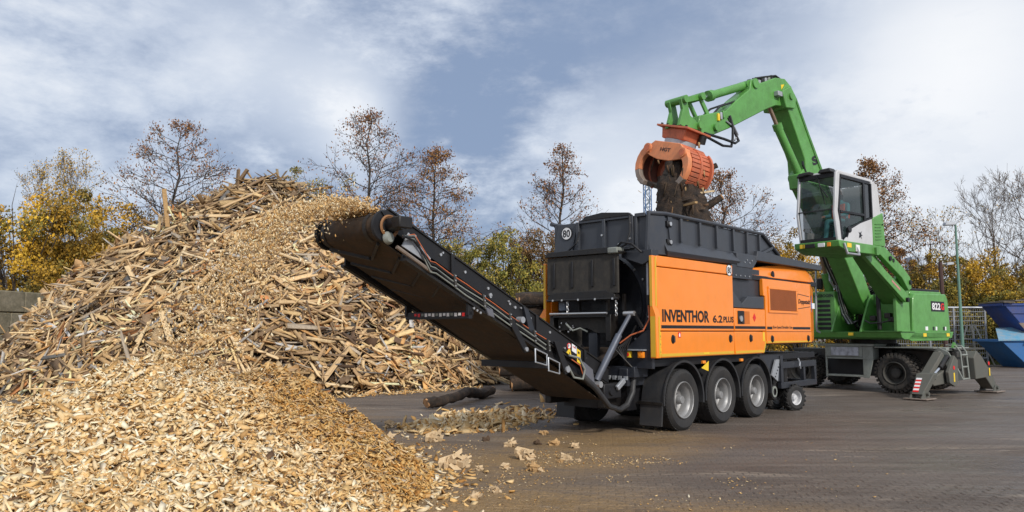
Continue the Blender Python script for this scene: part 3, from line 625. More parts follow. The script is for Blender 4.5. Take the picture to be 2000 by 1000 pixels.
# ---------------------------------------------------------------- vegetation
def tree(name,x,y,h,label,cat='tree',spread=3.,trunk_r=.16,bark=barkm,levels=3,nb=34,leafn=2500,leafc=((.30,.12,.04),(.22,.10,.05)),leafs=.10,base=.22,shape='cone',up=.35,seed=1,group=None,droop=0,tw=.010):
    r=random.Random(seed); wood=MB(); tips=[]
    lean=Vector((r.uniform(-.03,.03),r.uniform(-.03,.03),1))
    N=9; tp=[Vector((0,0,0))]
    for i in range(1,N+1): tp.append(lean*(h*i/N)+Vector((r.uniform(-.012,.012)*h,r.uniform(-.012,.012)*h,0)))
    def at(f): 
        q=f*N; i=min(int(q),N-1); return tp[i].lerp(tp[i+1],q-i)
    wood.tube(tp,[trunk_r*(1-i/N)**.8+.012 for i in range(N+1)],7,cap=False)
    def branch(p,d,l,rad,lev):
        steps=4 if lev>0 else 3; q=p.copy(); pts=[q.copy()]; dd=d.copy()
        for s in range(steps):
            dd=(dd+Vector((r.gauss(0,.16),r.gauss(0,.16),r.gauss(0,.12)+up*.18-droop*(s/steps))))
            dd.normalize(); q=q+dd*(l/steps); pts.append(q.copy())
        wood.tube(pts,[max(rad*(1-.72*i/steps),tw*.7) for i in range(steps+1)],4 if lev>0 else 3,cap=False)
        if lev<=0:
            for s in range(1,steps+1): tips.append((pts[s],dd.copy()))
            return
        k=r.randint(4,6) if lev>=2 else r.randint(3,5)
        for c in range(k):
            f=r.uniform(.25,1.0); i=min(int(f*steps),steps-1); bp=pts[i].lerp(pts[i+1],f*steps-i)
            side=dd.cross(Vector((r.gauss(0,1),r.gauss(0,1),r.gauss(0,1)))); side.normalize()
            nd=(dd*r.uniform(.7,1.1)+side*r.uniform(.5,.95)).normalized()
            branch(bp,nd,l*r.uniform(.38,.6)*(1.1-.3*f),rad*.5,lev-1)
        branch(pts[-1],dd,l*.4,rad*.35,0)
    for k in range(nb):
        f=base+(1-base)*((k+r.random())/nb); az=k*2.4+r.uniform(-.5,.5)
        if shape=='cone': ext=spread*(1-((f-base)/(1-base)))**.75*min(1,.55+(f-base)*3)+.25
        elif shape=='round': ext=spread*math.sqrt(max(.05,1-((f-.55)/.55)**2))
        else: ext=spread*(1-.5*f)
        ext*=r.uniform(.75,1.15); el=up+ .5*f
        d=Vector((math.cos(az)*math.cos(el),math.sin(az)*math.cos(el),math.sin(el)))
        branch(at(f),d,ext,max(trunk_r*.42*(1-f*.7),tw*1.5),levels-1)
    root=empty(name,(x,y,0)); tag(root,label,cat,group)
    wood.build('trunk',bark,root,ang=80)
    if leafn:
        n=leafn; nr=np.random.default_rng(seed+100); T_=np.array([tuple(t[0]) for t in tips]); ii=nr.integers(0,len(T_),n)
        P=T_[ii]+nr.normal(0,.16,(n,3))
        lc=np.array(leafc); C=lc[nr.integers(0,len(lc),n)]*nr.uniform(.6,1.35,(n,1))
        q=(np.array([(-.5,0,0),(0,-.28,.08),(.5,0,0),(0,.28,.08)],float),np.array([[0,1,2,3]]))
        s=leafs*nr.uniform(.6,1.4,n); S=np.c_[s,s,s]
        o=scatter('crown',[q],P,rotm(nr.uniform(0,6.28,n),nr.uniform(0,6.28,n),nr.uniform(0,6.28,n)),S,C,leafm,root); o['kind']='stuff'
    return root
def X(px,y): return (px-1000)/1470*y
def H(py,y): return 1.6+(648-py)/1470*y
brown=((.26,.11,.045),(.18,.08,.04),(.34,.17,.06))
rustc=((.30,.14,.05),(.24,.11,.04),(.38,.20,.06),(.17,.08,.04))
gold=((.62,.38,.035),(.54,.31,.03),(.48,.28,.04),(.30,.20,.04),(.20,.17,.04))
olive=((.22,.21,.04),(.32,.26,.05),(.14,.15,.04),(.40,.30,.06))
for i,(px,py,y,hw,kind,lab) in enumerate([
    (325,235,42,3.0,'b','tall nearly bare brown tree behind the left slope of the timber heap'),
    (722,222,42,2.8,'b','tallest bare brown tree rising right of the timber heap top'),
    (836,295,45,2.5,'r','rusty thin leaved tree right behind the conveyor head'),
    (1092,285,45,2.0,'b','conical bare tree with rusty tips left of the shredder hopper'),
    (1412,338,46,2.8,'b','half bare tree showing behind the hopper below the stick'),
    (1712,318,44,2.2,'r','rusty leaved tree right behind the operator cab')]):
    tree('autumn_tree',X(px,y),y,H(py,y),lab,spread=hw*1.6,trunk_r=.15,leafn=3600 if kind=='b' else 6500,leafc=brown if kind=='b' else rustc,leafs=.125,seed=20+i,nb=44,base=.3,up=.12,levels=3,tw=.011)
tree('birch_tree',X(1822,50),50,H(425,50)*.9,'slender birch with few yellow leaves left of the street lamp',spread=2.9,trunk_r=.10,bark=birchm,leafn=900,leafc=gold,leafs=.13,seed=40,nb=18,base=.3,up=.5,levels=3,tw=.010,shape='round')
tree('bare_tree',X(1955,46),46,H(368,46)*.80,'bare forked tree above the yellow bushes at the right',spread=3.4,trunk_r=.14,bark=birchm,leafn=200,leafc=gold,seed=43,nb=13,base=.35,up=.6,levels=4,shape='round',tw=.010)
tree('bare_tree',X(2040,46),46,H(345,46)*.84,'bare tree cut by the right edge of the picture',spread=4.2,trunk_r=.16,bark=birchm,leafn=500,leafc=brown,seed=45,nb=15,base=.3,up=.5,levels=4,shape='round',tw=.010)
tree('birch_tree',X(130,50),50,H(360,50),'fine twigged yellowing birch between the two golden maples',spread=3.6,trunk_r=.12,bark=birchm,leafn=3800,leafc=gold,leafs=.12,seed=47,nb=26,base=.25,up=.7,levels=3,shape='round',tw=.010)
tree('birch_tree',X(75,54),54,H(372,54),'thin birch rising behind the golden maple at the left edge',spread=3.0,trunk_r=.12,bark=birchm,leafn=2400,leafc=gold,leafs=.12,seed=48,nb=22,base=.25,up=.7,levels=3,shape='round',tw=.010)
def bush(name,x,y,h,w,label,cols,n=14000,ls=.16,seed=1,dn=.5,cat='bush',group=None):
    r=random.Random(seed); nr=np.random.default_rng(seed)
    root=empty(name,(x,y,0)); tag(root,label,cat,group); wood=MB()
    cl=[]
    for k in range(26):
        az=r.uniform(0,6.28); f=r.uniform(.15,1); rr_=w*.5*math.sqrt(r.random())*(1-.55*max(0,f-.4)); p=Vector((math.cos(az)*rr_,math.sin(az)*rr_*.8,h*f*.9)); cl.append(p)
        mid=Vector((p.x*.35,p.y*.35,p.z*.55)); wood.tube([(p.x*.1,p.y*.1,0),mid,p,p+Vector((r.gauss(0,.2),r.gauss(0,.2),h*.12))],[.05,.035,.016,.006],4,cap=False)
    wood.build('stem',barkm,root,ang=80)
    nc=110; cc=np.array([tuple(c) for c in cl])[nr.integers(0,len(cl),nc)]+nr.normal(0,1,(nc,3))*np.array([w*.10,w*.10,h*.08]); cs=nr.uniform(.22,.62,nc)*w*.2; cb=nr.uniform(.6,1.3,nc)
    ii=nr.integers(0,nc,n); d=nr.normal(0,1,(n,3)); d/=np.linalg.norm(d,axis=1,keepdims=True); P=cc[ii]+d*(cs[ii]*nr.random(n)**.4)[:,None]
    P[:,2]=np.clip(P[:,2],.05,None); k=P[:,2]<h*1.02; P=P[k]; ii=ii[k]; n=len(P)
    lc=np.array(cols); ck=(nr.integers(0,len(lc),nc)[ii]+nr.integers(0,2,n))%len(lc); C=lc[ck]*nr.uniform(.65,1.3,(n,1))*cb[ii][:,None]
    q=(np.array([(-.5,0,0),(0,-.3,.1),(.5,0,0),(0,.3,.1)],float),np.array([[0,1,2,3]])); s=ls*nr.uniform(.6,1.4,n)
    o=scatter('foliage',[q],P,rotm(nr.uniform(0,6.28,n),nr.uniform(0,6.28,n),nr.uniform(0,6.28,n)),np.c_[s,s,s],C,leafm,root); o['kind']='stuff'
    return root
# (px, top py, depth, width m, colours, label)
for i,(px,py,y,w,cols,lab) in enumerate([
    (35,382,34,5.6,gold,'dense golden maple at the left edge behind the block wall'),
    (200,415,38,4.6,gold,'golden maple showing left of the bare tree behind the timber heap'),
    (110,470,36,4.2,gold,'lower golden bush between the two maples behind the wall'),
    (270,425,44,4.2,((.30,.19,.06),(.22,.15,.05),(.42,.26,.05)),'brownish bush behind the upper left slope of the timber heap'),
    (370,405,46,4.2,((.30,.19,.06),(.22,.15,.05),(.42,.26,.05)),'brownish bush under the tall bare tree at the heap'),
    (600,348,46,4.6,olive,'olive green treetop peeking over the heap top'),
    (690,395,46,4.0,((.28,.2,.06),(.24,.18,.05),(.4,.28,.05)),'ochre bush crown between heap top and conveyor head'),
    (865,480,46,4.0,((.30,.21,.05),(.20,.17,.05),(.34,.16,.05)),'ochre bush below the rusty tree behind the conveyor'),
    (935,470,40,3.8,olive,'yellow green willow bush above the middle of the conveyor'),
    (990,455,40,3.6,olive,'tallest yellow green bush between conveyor and shredder'),
    (1050,460,42,3.6,((.20,.10,.04),(.26,.15,.05),(.15,.10,.04)),'dark brown bush beside the orange fin of the shredder'),
    (1150,520,44,4.5,olive,'olive bush hidden mostly behind the shredder end'),
    (1480,480,50,5.0,((.28,.17,.05),(.4,.25,.05)),'ochre bush behind the lowered hopper wing'),
    (1558,455,44,3.6,gold,'yellow bush left of the operator cab'),
    (1640,500,48,4.6,gold,'yellow bush seen under the raised cab'),
    (1725,470,47,3.8,rustc,'rusty bush between the cab support and the birch'),
    (1800,520,46,3.8,((.2,.17,.05),(.34,.24,.05),(.42,.28,.05)),'olive brown bush in front of the grey tower'),
    (1885,500,45,4.0,gold,'yellow bush right behind the street lamp'),
    (1945,525,43,4.2,gold,'bright yellow bush above the skips'),
    (2010,535,42,4.4,((.45,.30,.05),(.3,.24,.05),(.2,.18,.05)),'yellow green bush at the right edge above the skips'),
    (1860,560,41,3.6,((.2,.17,.04),(.34,.25,.04),(.1,.1,.03)),'dark olive hedge bush behind the mesh gate'),
    (1925,590,40,3.6,((.16,.14,.03),(.3,.22,.04),(.07,.08,.02)),'dark leafy bush directly behind the ladder'),
    (1780,580,42,4.0,((.2,.17,.04),(.34,.25,.04),(.1,.1,.03)),'dark olive bush behind the excavator counterweight'),
    (2000,585,41,4.4,((.16,.14,.03),(.3,.22,.04),(.45,.3,.04)),'leafy bush behind the upper blue skip')]):
    yy=y; bush('autumn_bush',X(px,yy),yy,H(py-12,yy),w*1.3,lab,cols,n=24000 if i<3 else 19000,ls=.14 if i<4 else .115,seed=200+i)
# far woodland closing the horizon
n=70000; x=rng.uniform(-75,80,n); top=5.2+2.6*fbm(x*.25,x*0,66)+1.6*fbm(x*1.3,x*0+3,67); yy=60+rng.uniform(0,6,n); z=rng.random(n)**.9*top
C=np.array([(.30,.20,.05),(.20,.14,.05),(.16,.15,.05),(.38,.24,.05),(.13,.08,.04)])[(rng.integers(0,2,n)+(x*.35).astype(int))%5]*rng.uniform(.5,1.2,(n,1))
q=(np.array([(-.5,0,0),(0,-.3,.1),(.5,0,0),(0,.3,.1)],float),np.array([[0,1,2,3]])); s=rng.uniform(.18,.42,n)
tag(scatter('far_woodland',[q],np.c_[x,yy,z],rotm(*rng.uniform(0,6.28,(3,n))),np.c_[s,s,s],C,leafm),'brown and ochre woodland closing off the yard far behind','woodland',kind='stuff')

# ---------------------------------------------------------------- far structures
def crane():
    y=150; root=empty('crane_mast',(X(1268,y),y,0),.15); tag(root,'thin blue and white lattice crane mast behind the grapple','crane')
    h=H(338,y); w=.62; b=MB(); c=MB()
    for sx in (-w,w):
        for sy in (-w,w): b.tube([(sx,sy,0),(sx,sy,h)],.10,5)
    k=0; z=0
    while z<h-1:
        for s in (-1,1):
            c.tube([(-w,s*w,z),(w,s*w,z+1.4)] if k%2 else [(w,s*w,z),(-w,s*w,z+1.4)],.075,4); c.tube([(s*w,-w,z),(s*w,w,z+1.4)] if k%2 else [(s*w,w,z),(s*w,-w,z+1.4)],.075,4)
            c.tube([(-w,s*w,z),(w,s*w,z)],.07,4)
        z+=1.4; k+=1
    b.build('mast_leg',paint('crane_blue',(.04,.15,.38),.5,dirt=.3),root); c.build('lattice',paint('crane_grey',(.16,.22,.28),.5,dirt=.3),root)
    MB().box(-1.2,.8,-.8,.8,h-1.2,h+.1).build('mast_head',galv,root)
crane()
y=300; root=empty('grey_tower',(X(1789,y),y,0)); tag(root,'pale grey slab tower far behind the birch','tower')
tw_=H(503,y); MB().box(-2.4,2.4,-3,3,0,tw_).build('wall',paint('tower_grey',(.36,.40,.46),.7,dirt=.2),root)
for k in range(4): MB().box(-2.1+k*1.1,-1.5+k*1.1,-3.12,-3.0,2,tw_-1).build('panel',paint('tower_light',(.50,.55,.62),.6,dirt=.1),root)
y=35; root=empty('street_lamp',(X(1874,y),y,0)); tag(root,'tall green street lamp with flat grey head behind the excavator','street lamp')
hh=H(437,y); MB().tube([(0,0,0),(0,0,2),(0,0,hh)],[.085,.07,.045],10).build('pole',lampgreen,root)
MB().tube([(.02,0,hh),(-.28,0,hh+.04)],.03,8).build('arm',galv,root)
MB().prism([(-.55,hh-.06),(-.05,hh-.05),(-.03,hh+.06),(-.2,hh+.12),(-.5,hh+.08)],'y',-.13,.13).build('lamp_head',galv,root,bevel=.02)
y=33; root=empty('lamp_post',(X(1842,y),y,0)); tag(root,'short brown post with a small floodlight behind the counterweight','lamp post')
hh=H(512,y); MB().tube([(0,0,0),(-.05,0,hh)],[.10,.085],8).build('post',rustpole,root); MB().tube([(-.05,0,hh-.1),(.3,0,hh-.05)],.02,6).build('bracket',galv,root); MB().prism([(.2,hh-.14),(.5,hh-.1),(.48,hh+.0),(.22,hh-.02)],'y',-.1,.1).build('floodlight',galv,root)
# mesh gate
y=37.3; root=empty('mesh_gate',(0,y,0)); tag(root,'galvanised wire mesh gate panel between the excavator and the skips','gate')
xl,xr=X(1700,y),X(1921,y); zt,zb=H(601,y),.18
for xx in (xl,X(1812,y),X(1860,y),xr): MB().tube([(xx,0,0 if xx<xr else 0),(xx,0,zt)],.05,8).build('post',galv,root)
MB().tube([(xl,0,zt),(xr,0,zt)],.045,8).build('top_rail',galv,root); MB().tube([(xl,0,zb+.12),(xr,0,zb+.12)],.045,8).build('bottom_rail',galv,root)
for k in range(11): MB().tube([(xl,0,zb+.15+k*.225),(xr,0,zb+.15+k*.225)],.014,4).build('wire',galv,root)
b=MB(); xx=xl
while xx<xr: b.tube([(xx,.03,zb),(xx,.03,zt)],.009,4); xx+=.11
b.build('vertical_wires',galv,root)['kind']='stuff'
# ladder
y=36.0; root=empty('step_ladder',(X(1882,y),y,0)); tag(root,'pale aluminium step ladder standing in front of the mesh gate','ladder')
lad=paint('dirty_aluminium',(.5,.48,.42),.5,.3,dirt=.4); zt=H(634,y)
for (x0,x1,yy) in ((-.75,.05,0),(-.1,.25,0),(.3,.95,.1),(.9,1.35,.3)): pass
for xa,xb,yo in ((-.62,-.02,0.),(.52,.12,0.),(.15,.2,-.5),(.98,.3,-.5)): MB().bar((xa,yo,0),(xb,-.2,zt),.06,.03,(0,1,0)).build('rail',lad,root)
for k in range(5):
    f=.15+k*.17; MB().bar((-.62+.6*f,-.2*f,zt*f),(.52-.4*f,-.2*f,zt*f),.06,.025).build('rung',lad,root)
# skips
def skip(name,x,y,z0,L_,Wd,Ht,mat,label,inset,lid,lidmat,rz):
    root=empty(name,(x,y,z0),rz); tag(root,label,'skip')
    # hull sloping in towards its floor at both ends
    prof=[(inset,0),(L_-inset,0),(L_,Ht),(0,Ht)]
    MB().prism(prof,'y',0,Wd).build('hull',mat,root,bevel=.02)
    MB().box(-.05,L_+.05,-.06,0.0,Ht-.10,Ht+.02).build('rim',mat,root,bevel=.015)
    MB().box(-.08,0.02,-.06,Wd,Ht-.1,Ht+.02).build('rim',mat,root,bevel=.015)
    for k in range(1,4): MB().prism([(L_*k/4-.05+inset*.3,.05),(L_*k/4+.05+inset*.3,.05),(L_*k/4+.05,Ht-.12),(L_*k/4-.05,Ht-.12)],'y',-.05,-.001).build('rib',mat,root)
    for n_ in lid:
        MB().add(*n_).build('lid',lidmat,root,smooth=False)
    return root
sk=X(1935,33.5); 
r1=skip('blue_skip',sk+.35,33.6,.0,5.5,1.9,1.25,bluem2,'lower bright blue skip with faded sloping lid at the right edge',1.25,[([(-.15,-.12,1.20),(5.6,-.12,1.28),(5.6,-.12,1.34),(-.15,-.12,1.26),(.6,1.2,1.72),(5.6,1.2,1.86),(5.6,1.2,1.90),(.6,1.2,1.78)],[(0,1,2,3),(4,7,6,5),(3,2,6,7),(0,4,5,1),(0,3,7,4),(1,5,6,2)])],lidm,0)
for k in range(5): MB().add([(1.0+k*.14,-.073,1.02),(1.08+k*.14,-.073,1.02),(1.14+k*.14,-.073,1.14),(1.06+k*.14,-.073,1.14)],[(0,1,2,3)]).build('warning_stripe',red if k%2 else white,r1,smooth=False)
r2=skip('blue_skip',sk+.85,34.0,1.62,5.5,1.7,1.25,bluem,'upper dark blue skip with rusty lower flank stacked on the other skip',1.0,[],tarp,0)
MB().prism([(.93,.02),(4.6,.02),(4.95,.38),(.64,.38)],'y',-.012,-.004).build('rust_flank',rust,r2,smooth=False)
MB().box(.32,5.2,-.05,0,.80,.86).build('rib',bluem,r2)
for k in range(11): 
    MB().box(0-.1+k*.53,.50-.1+k*.53,-.2,1.8,1.29+.012*(k%3)+min(k,5)*.05,1.33+.012*(k%3)+min(k,5)*.05).build('lid_board',tarp,r2)
# ---------------------------------------------------------------- mobile shredder (x along the machine away from the tail, y across, z up)
SH=empty('mobile_shredder',tuple(W0),R(90-43.3)); tag(SH,'orange and slate mobile wood shredder on three axles with its discharge conveyor raised','shredder')
def P_(name,mb,mat,bevel=0,par=None,**k): return mb.build(name,mat,par or SH,bevel=bevel,**k)
def truck_wheel(x,y,sgn):
    """sgn=-1: outer face looks to -y"""
    w=P_('wheel',MB().lathe([(.30,.02),(.34,-.0),(.44,-.012),(.482,.02),(.498,.05),(.5,.12),(.493,.123),(.493,.133),(.5,.136),(.5,.185),(.493,.188),(.493,.198),(.5,.2),(.5,.26),(.498,.33),(.482,.36),(.44,.392),(.34,.38),(.30,.36)],40,T(x,y,.49)@Matrix.Diagonal((1,-sgn,1,1))),rubber)
    w.data.name='wheel'
    P_('rim',MB().lathe([(.30,.36),(.30,.0),(.292,-.008),(.283,.0),(.275,.05),(.25,.075),(.235,.11),(.225,.19),(.19,.225),(.15,.235),(.15,.3)],36,T(x,y,.49)@Matrix.Diagonal((1,-sgn,1,1))),silver,par=w)
    hb=MB().lathe([(.0,.03),(.058,.03),(.068,.045),(.072,.12),(.085,.13),(.09,.24)],14,T(x,y,.49)@Matrix.Diagonal((1,-sgn,1,1)))
    P_('hub',hb,silver,par=w)
    for k in range(10):
        a=2*PI*k/10; P_('wheel_nut',MB().tube([(x+.125*math.cos(a),y-sgn*.235,.49+.125*math.sin(a)),(x+.125*math.cos(a),y-sgn*.16,.49+.125*math.sin(a))],.018,6),zinc,par=w)
    # tread lugs on the shoulder
    b=MB()
    for k in range(56):
        a=2*PI*k/56; M=T(x,y,.49)@Matrix.Rotation(-a,4,'Y'); 
        b.box(.478,.502,(.035 if sgn<0 else -.095),(.095 if sgn<0 else -.035),-.017,.017,M)
    P_('tread',b,rubber,par=w)
for x in (0,1.32,2.64): truck_wheel(x,.0,-1); truck_wheel(x,2.15,1)
for x in (0,1.32,2.64):
    P_('axle',MB().tube([(x,.35,.49),(x,1.8,.49)],.07,10),blackg)
    for yo in (-.01,1.72):
        b=MB().lathe([(.60,0),(.61,.012),(.61,.43),(.60,.442)],26,T(x,yo,.50),R(-8),R(186)); b.lathe([(.60,0),(.635,-.004),(.635,.02),(.61,.02)],26,T(x,yo,.50),R(-8),R(186)); b.lathe([(.60,.44),(.60,0)],26,T(x,yo,.50),R(-8),R(186))
        P_('mudguard',b,plast)
# mud flaps at the tail
for yo in (-.0,1.74):
    P_('mud_flap',MB().prism([(-.60,.50),(-.64,.50),(-.68,.12),(-.64,.12)],'y',yo+.02,yo+.42),plast)
    P_('flap_bracket',MB().bar((-.66,yo+.0,.47),(-.66,yo+.46,.47),.03,.04),blackg)
# chassis
P_('chassis_rail',MB().box(-1.0,4.3,.42,.58,.74,1.02),navy,.01); P_('chassis_rail',MB().box(-1.0,4.3,1.6,1.76,.74,1.02),navy,.01)
P_('floor_plate',MB().box(-.75,5.7,.10,2.1,1.05,1.16),black)
P_('gusset',MB().prism([(3.35,.75),(3.62,.62),(3.72,1.05),(3.55,1.05)],'y',.02,.05),galv)
for k in range(5): P_('bolt',MB().disc((3.50+.05*k,.012,.72+.06*k),.016,(0,1,0),8,.01),blacks)
P_('skirt_plate',MB().prism([(2.95,1.14),(2.95,.86),(3.5,.72),(3.85,.60),(3.9,1.14)],'y',.08,.12),navy)
P_('warning_triangle',MB().prism([(.55,.99),(.80,1.10),(.78,.93)],'y',-.02,-.012),gelb,smooth=False)
for x in (.62,2.0): P_('side_marker_lamp',MB().box(x,x+.10,-.012,.03,1.06,1.11),amber,.006)
# body behind the panels
P_('body_core',MB().box(-.55,3.02,.06,2.14,1.17,2.80),navy)
P_('engine_bay',MB().box(3.04,5.55,.06,2.14,1.35,2.60),black)
# orange panels, near side
SY=-.03
def panel(name,poly,y0=SY,y1=.05,mat=orange,bev=.012,par=None): return P_(name,MB().prism(poly,'y',y0,y1),mat,bev,par)
panel('side_panel',[(-.80,2.635),(1.735,2.635),(1.735,2.805),(-.80,2.805)])
door=panel('side_panel',[(-.80,1.615),(1.735,1.615),(1.735,2.622),(-.80,2.622)])
panel('side_panel',[(-.80,1.19),(1.735,1.19),(1.735,1.602),(-.80,1.602)])
panel('side_panel',[(1.757,1.615),(3.03,1.615),(3.03,2.03),(2.58,2.03),(2.58,2.03),(1.757,2.03)])
panel('side_panel',[(1.757,1.19),(2.93,1.19),(3.03,1.40),(3.03,1.602),(1.757,1.602)])
# far side panel and the two kinked tail fins
P_('side_panel',MB().box(-.80,3.0,2.15,2.23,1.19,2.805),orange,.012)
for ya,yb,s in ((-.03,.03,-1),(2.17,2.23,1)):
    y_out=ya if s<0 else yb; y_in=yb if s<0 else ya; o2=y_out+s*(.05 if s<0 else .10)
    b=MB()
    x0,x1=-.93,-.805
    pr_=[(y_in,1.19),(o2,1.19),(o2,1.86),(y_out,1.99),(y_out,2.80),(y_in,2.80)]
    b.prism(pr_ if s<0 else pr_,'x',x0,x1); P_('tail_fin',b,orange,.008)
    b=MB(); yo=o2+s*.002
    if s<0:
        P_('reflective_tape',MB().box(-.860,-.815,o2-.004,o2-.001,1.21,1.84),yellow,smooth=False); P_('reflective_tape',MB().box(-.860,-.815,y_out-.004,y_out-.001,2.0,2.78),yellow,smooth=False)
    P_('reflective_tape',MB().box(-.934,-.931,min(y_in,o2)+.012,max(y_in,o2)-.012,1.21,1.84),yellow,smooth=False); P_('reflective_tape',MB().box(-.934,-.931,min(y_in,y_out)+.008,max(y_in,y_out)-.008,2.0,2.78),yellow,smooth=False)
P_('reflective_tape',MB().box(-.72,1.70,SY-.004,SY-.001,1.21,1.255),yellow,smooth=False); P_('reflective_tape',MB().box(1.78,2.90,SY-.004,SY-.001,1.21,1.255),yellow,smooth=False)
P_('reflective_tape',MB().prism([(2.90,1.205),(2.94,1.205),(3.035,1.41),(3.0,1.43)],'y',SY-.004,SY-.001),yellow,smooth=False)
P_('stripe',MB().box(-.70,1.72,SY-.004,SY-.001,1.655,1.705),blacks,smooth=False); P_('stripe',MB().box(1.775,3.02,SY-.004,SY-.001,1.655,1.705),blacks,smooth=False)
XA,YA=(1,0,0),(0,0,1)
text('INVENTHOR',1.50,.205,(-.67,SY-.001,1.755),XA,YA,blacks,SH,.034,ext=.003)
text('6.2',.34,.135,(.96,SY-.001,1.757),XA,YA,blacks,SH,.03,ext=.003)
text('PLUS',.38,.108,(1.34,SY-.001,1.765),XA,YA,blacks,SH,.03,ext=.003)
def handle(x,z): 
    P_('door_handle',MB().lathe([(.0,-.012),(.05,-.012),(.055,0)],18,T(x,SY,z)@Matrix.Diagonal((1,1,1.35,1))),blacks,ang=50)
    P_('door_handle',MB().box(x-.012,x+.03,SY-.03,SY-.01,z-.05,z+.05),plast,.004)
for x in (-.36,1.58,2.38): handle(x,1.48)
def sign80(c,xa,r,nrm,h):
    P_('speed_sign',MB().disc(c,r,nrm,28,.004),blacks); c2=Vector(c)+Vector(nrm)*.004; P_('speed_sign',MB().disc(c2,r*.90,nrm,28,.002),white)
    c3=c2+Vector(nrm)*.003-Vector(xa)*(h*.62)-Vector((0,0,h*.5)); text('80',h*1.24,h,tuple(c3),xa,YA,blacks,SH,.02)
sign80((1.60,SY-.001,2.71),XA,.105,(0,-1,0),.115)
# fold down lettering on the tail boards comes with the hopper
for k,(z,c) in enumerate(((1.545,gelb),(1.42,gelb),(1.30,gelb))): 
    P_('warning_sticker',MB().box(-.775,-.715,SY-.004,SY-.001,z-.055,z+.05),c,smooth=False); P_('pictogram',MB().prism([(-.765,z-.03),(-.725,z-.03),(-.745,z+.025)],'y',SY-.006,SY-.0045),blacks,smooth=False)
P_('warning_sticker',MB().box(-.20,-.12,SY-.004,SY-.001,1.505,1.595),red,smooth=False); P_('pictogram',MB().prism([(-.18,1.52),(-.14,1.52),(-.14,1.56),(-.16,1.585),(-.18,1.56)],'y',SY-.006,SY-.0045),white,smooth=False)
P_('warning_sticker',MB().box(2.90,2.97,SY-.004,SY-.001,1.42,1.59),gelb,smooth=False)
P_('maker_plate',MB().box(.62,.80,SY-.006,SY-.0045,1.225,1.25),gelb,smooth=False)
# control recess
P_('control_recess',MB().box(1.88,2.36,SY-.004,SY-.001,1.745,1.98),paint('orange_shadow_recess',(.60,.15,.012),.5,dirt=.2),smooth=False)  # flat plate; the recess shade is put into its darker orange
P_('control_box',MB().box(1.88,2.13,SY-.014,SY-.004,1.745,1.985),blacks,.004); P_('gauge',MB().disc((1.97,SY-.016,1.84),.055,(0,-1,0),18,.02),zinc); P_('gauge_shade',MB().box(2.00,2.10,SY-.03,SY-.015,1.76,1.90),plast,.004)
P_('hazard_diamond',MB().prism([(2.49,1.87),(2.56,1.79),(2.63,1.87),(2.56,1.95)],'y',SY-.004,SY-.001),red,smooth=False)
# slate recess with sloping shelf between the panel groups
P_('recess_shelf',MB().prism([(1.76,2.04),(3.02,2.04),(3.02,2.28),(2.35,2.26),(2.1,2.12),(1.76,2.34)],'y',-.02,.5),navy2,.012)
P_('recess_back',MB().box(1.76,3.02,.45,.5,2.04,2.85),black)
P_('recess_bracket',MB().prism([(1.76,2.58),(2.55,2.58),(2.62,2.84),(1.76,2.84)],'y',-.01,.3),navy,.01)
P_('recess_post',MB().box(2.55,3.02,.08,.14,2.2,2.62),navy)
for k in range(4): P_('bolt',MB().disc((1.9+k*.18,-.012,2.64),.014,(0,-1,0),8,.01),zinc)
# engine hood
hood=[(3.055,1.37),(5.25,1.37),(5.25,2.63),(2.98,2.63),(2.98,2.30),(3.055,2.28)]
panel('engine_hood',[(3.055,1.37),(5.15,1.37),(5.15,2.60),(2.70,2.62),(2.70,2.30),(3.055,2.28)] if False else hood)
P_('engine_hood_end',MB().add([(5.25,SY,1.37),(5.70,.10,1.40),(5.82,.14,1.62),(5.86,.14,2.66),(5.25,SY,2.63),(5.25,2.2,1.37),(5.70,2.06,1.40),(5.82,2.02,1.62),(5.86,2.02,2.66),(5.25,2.2,2.63)],
   [(0,1,2,3,4),(5,9,8,7,6),(1,6,7,2),(2,7,8,3),(0,5,6,1),(4,3,8,9),(0,4,9,5)]),orange,.02)
P_('hood_front_edge',MB().prism([(2.52,2.05),(2.62,2.05),(2.98,2.05),(2.98,2.63),(2.60,2.66)],'y',.10,.18),orange,.01)
P_('hood_lid',MB().add([(2.35,.05,2.68),(5.25,SY,2.665),(5.9,.12,2.69),(5.88,.18,2.87),(5.3,.06,2.94),(4.2,.10,2.98),(3.3,.12,2.90),(2.35,.15,2.76),
   (2.35,2.1,2.68),(5.25,2.2,2.665),(5.9,2.08,2.69),(5.88,2.02,2.87),(5.3,2.12,2.94),(4.2,2.1,2.98),(3.3,2.08,2.90),(2.35,2.05,2.76)],
   [(0,1,4,5,6,7),(1,2,3,4),(8,15,14,13,12,9),(9,12,11,10),(2,10,11,3),(3,11,12,4),(4,12,13,5),(5,13,14,6),(6,14,15,7),(0,7,15,8),(0,8,9,1),(1,9,10,2)]),orange,.015)
P_('hood_gap',MB().box(2.6,5.8,.03,2.1,2.60,2.69),black)
P_('lid_handle',MB().lathe([(.0,-.02),(.05,-.012),(.055,.01)],16,T(3.62,.05,2.74)@Matrix.Diagonal((1,1,1.5,1))),blacks,ang=50)
gr=P_('grille',MB().box(3.24,4.50,SY-.012,SY+.0,2.02,2.44),orange_dull,.004)
for a in ((3.18,4.56,2.44,2.49),(3.18,4.56,1.97,2.02)): P_('grille_frame',MB().box(a[0],a[1],SY-.02,SY,a[2],a[3]),orange,.006)
for a in ((3.18,3.24),(4.50,4.56)): P_('grille_frame',MB().box(a[0],a[1],SY-.019,SY,2.02,2.44),orange,.006)
gm=paint('perforated_dark_orange',(.20,.055,.018),.7,dirt=.2)
b=MB()
for k in range(20): b.box(3.25,4.49,SY-.017,SY-.012,2.03+k*.0205,2.038+k*.0205)
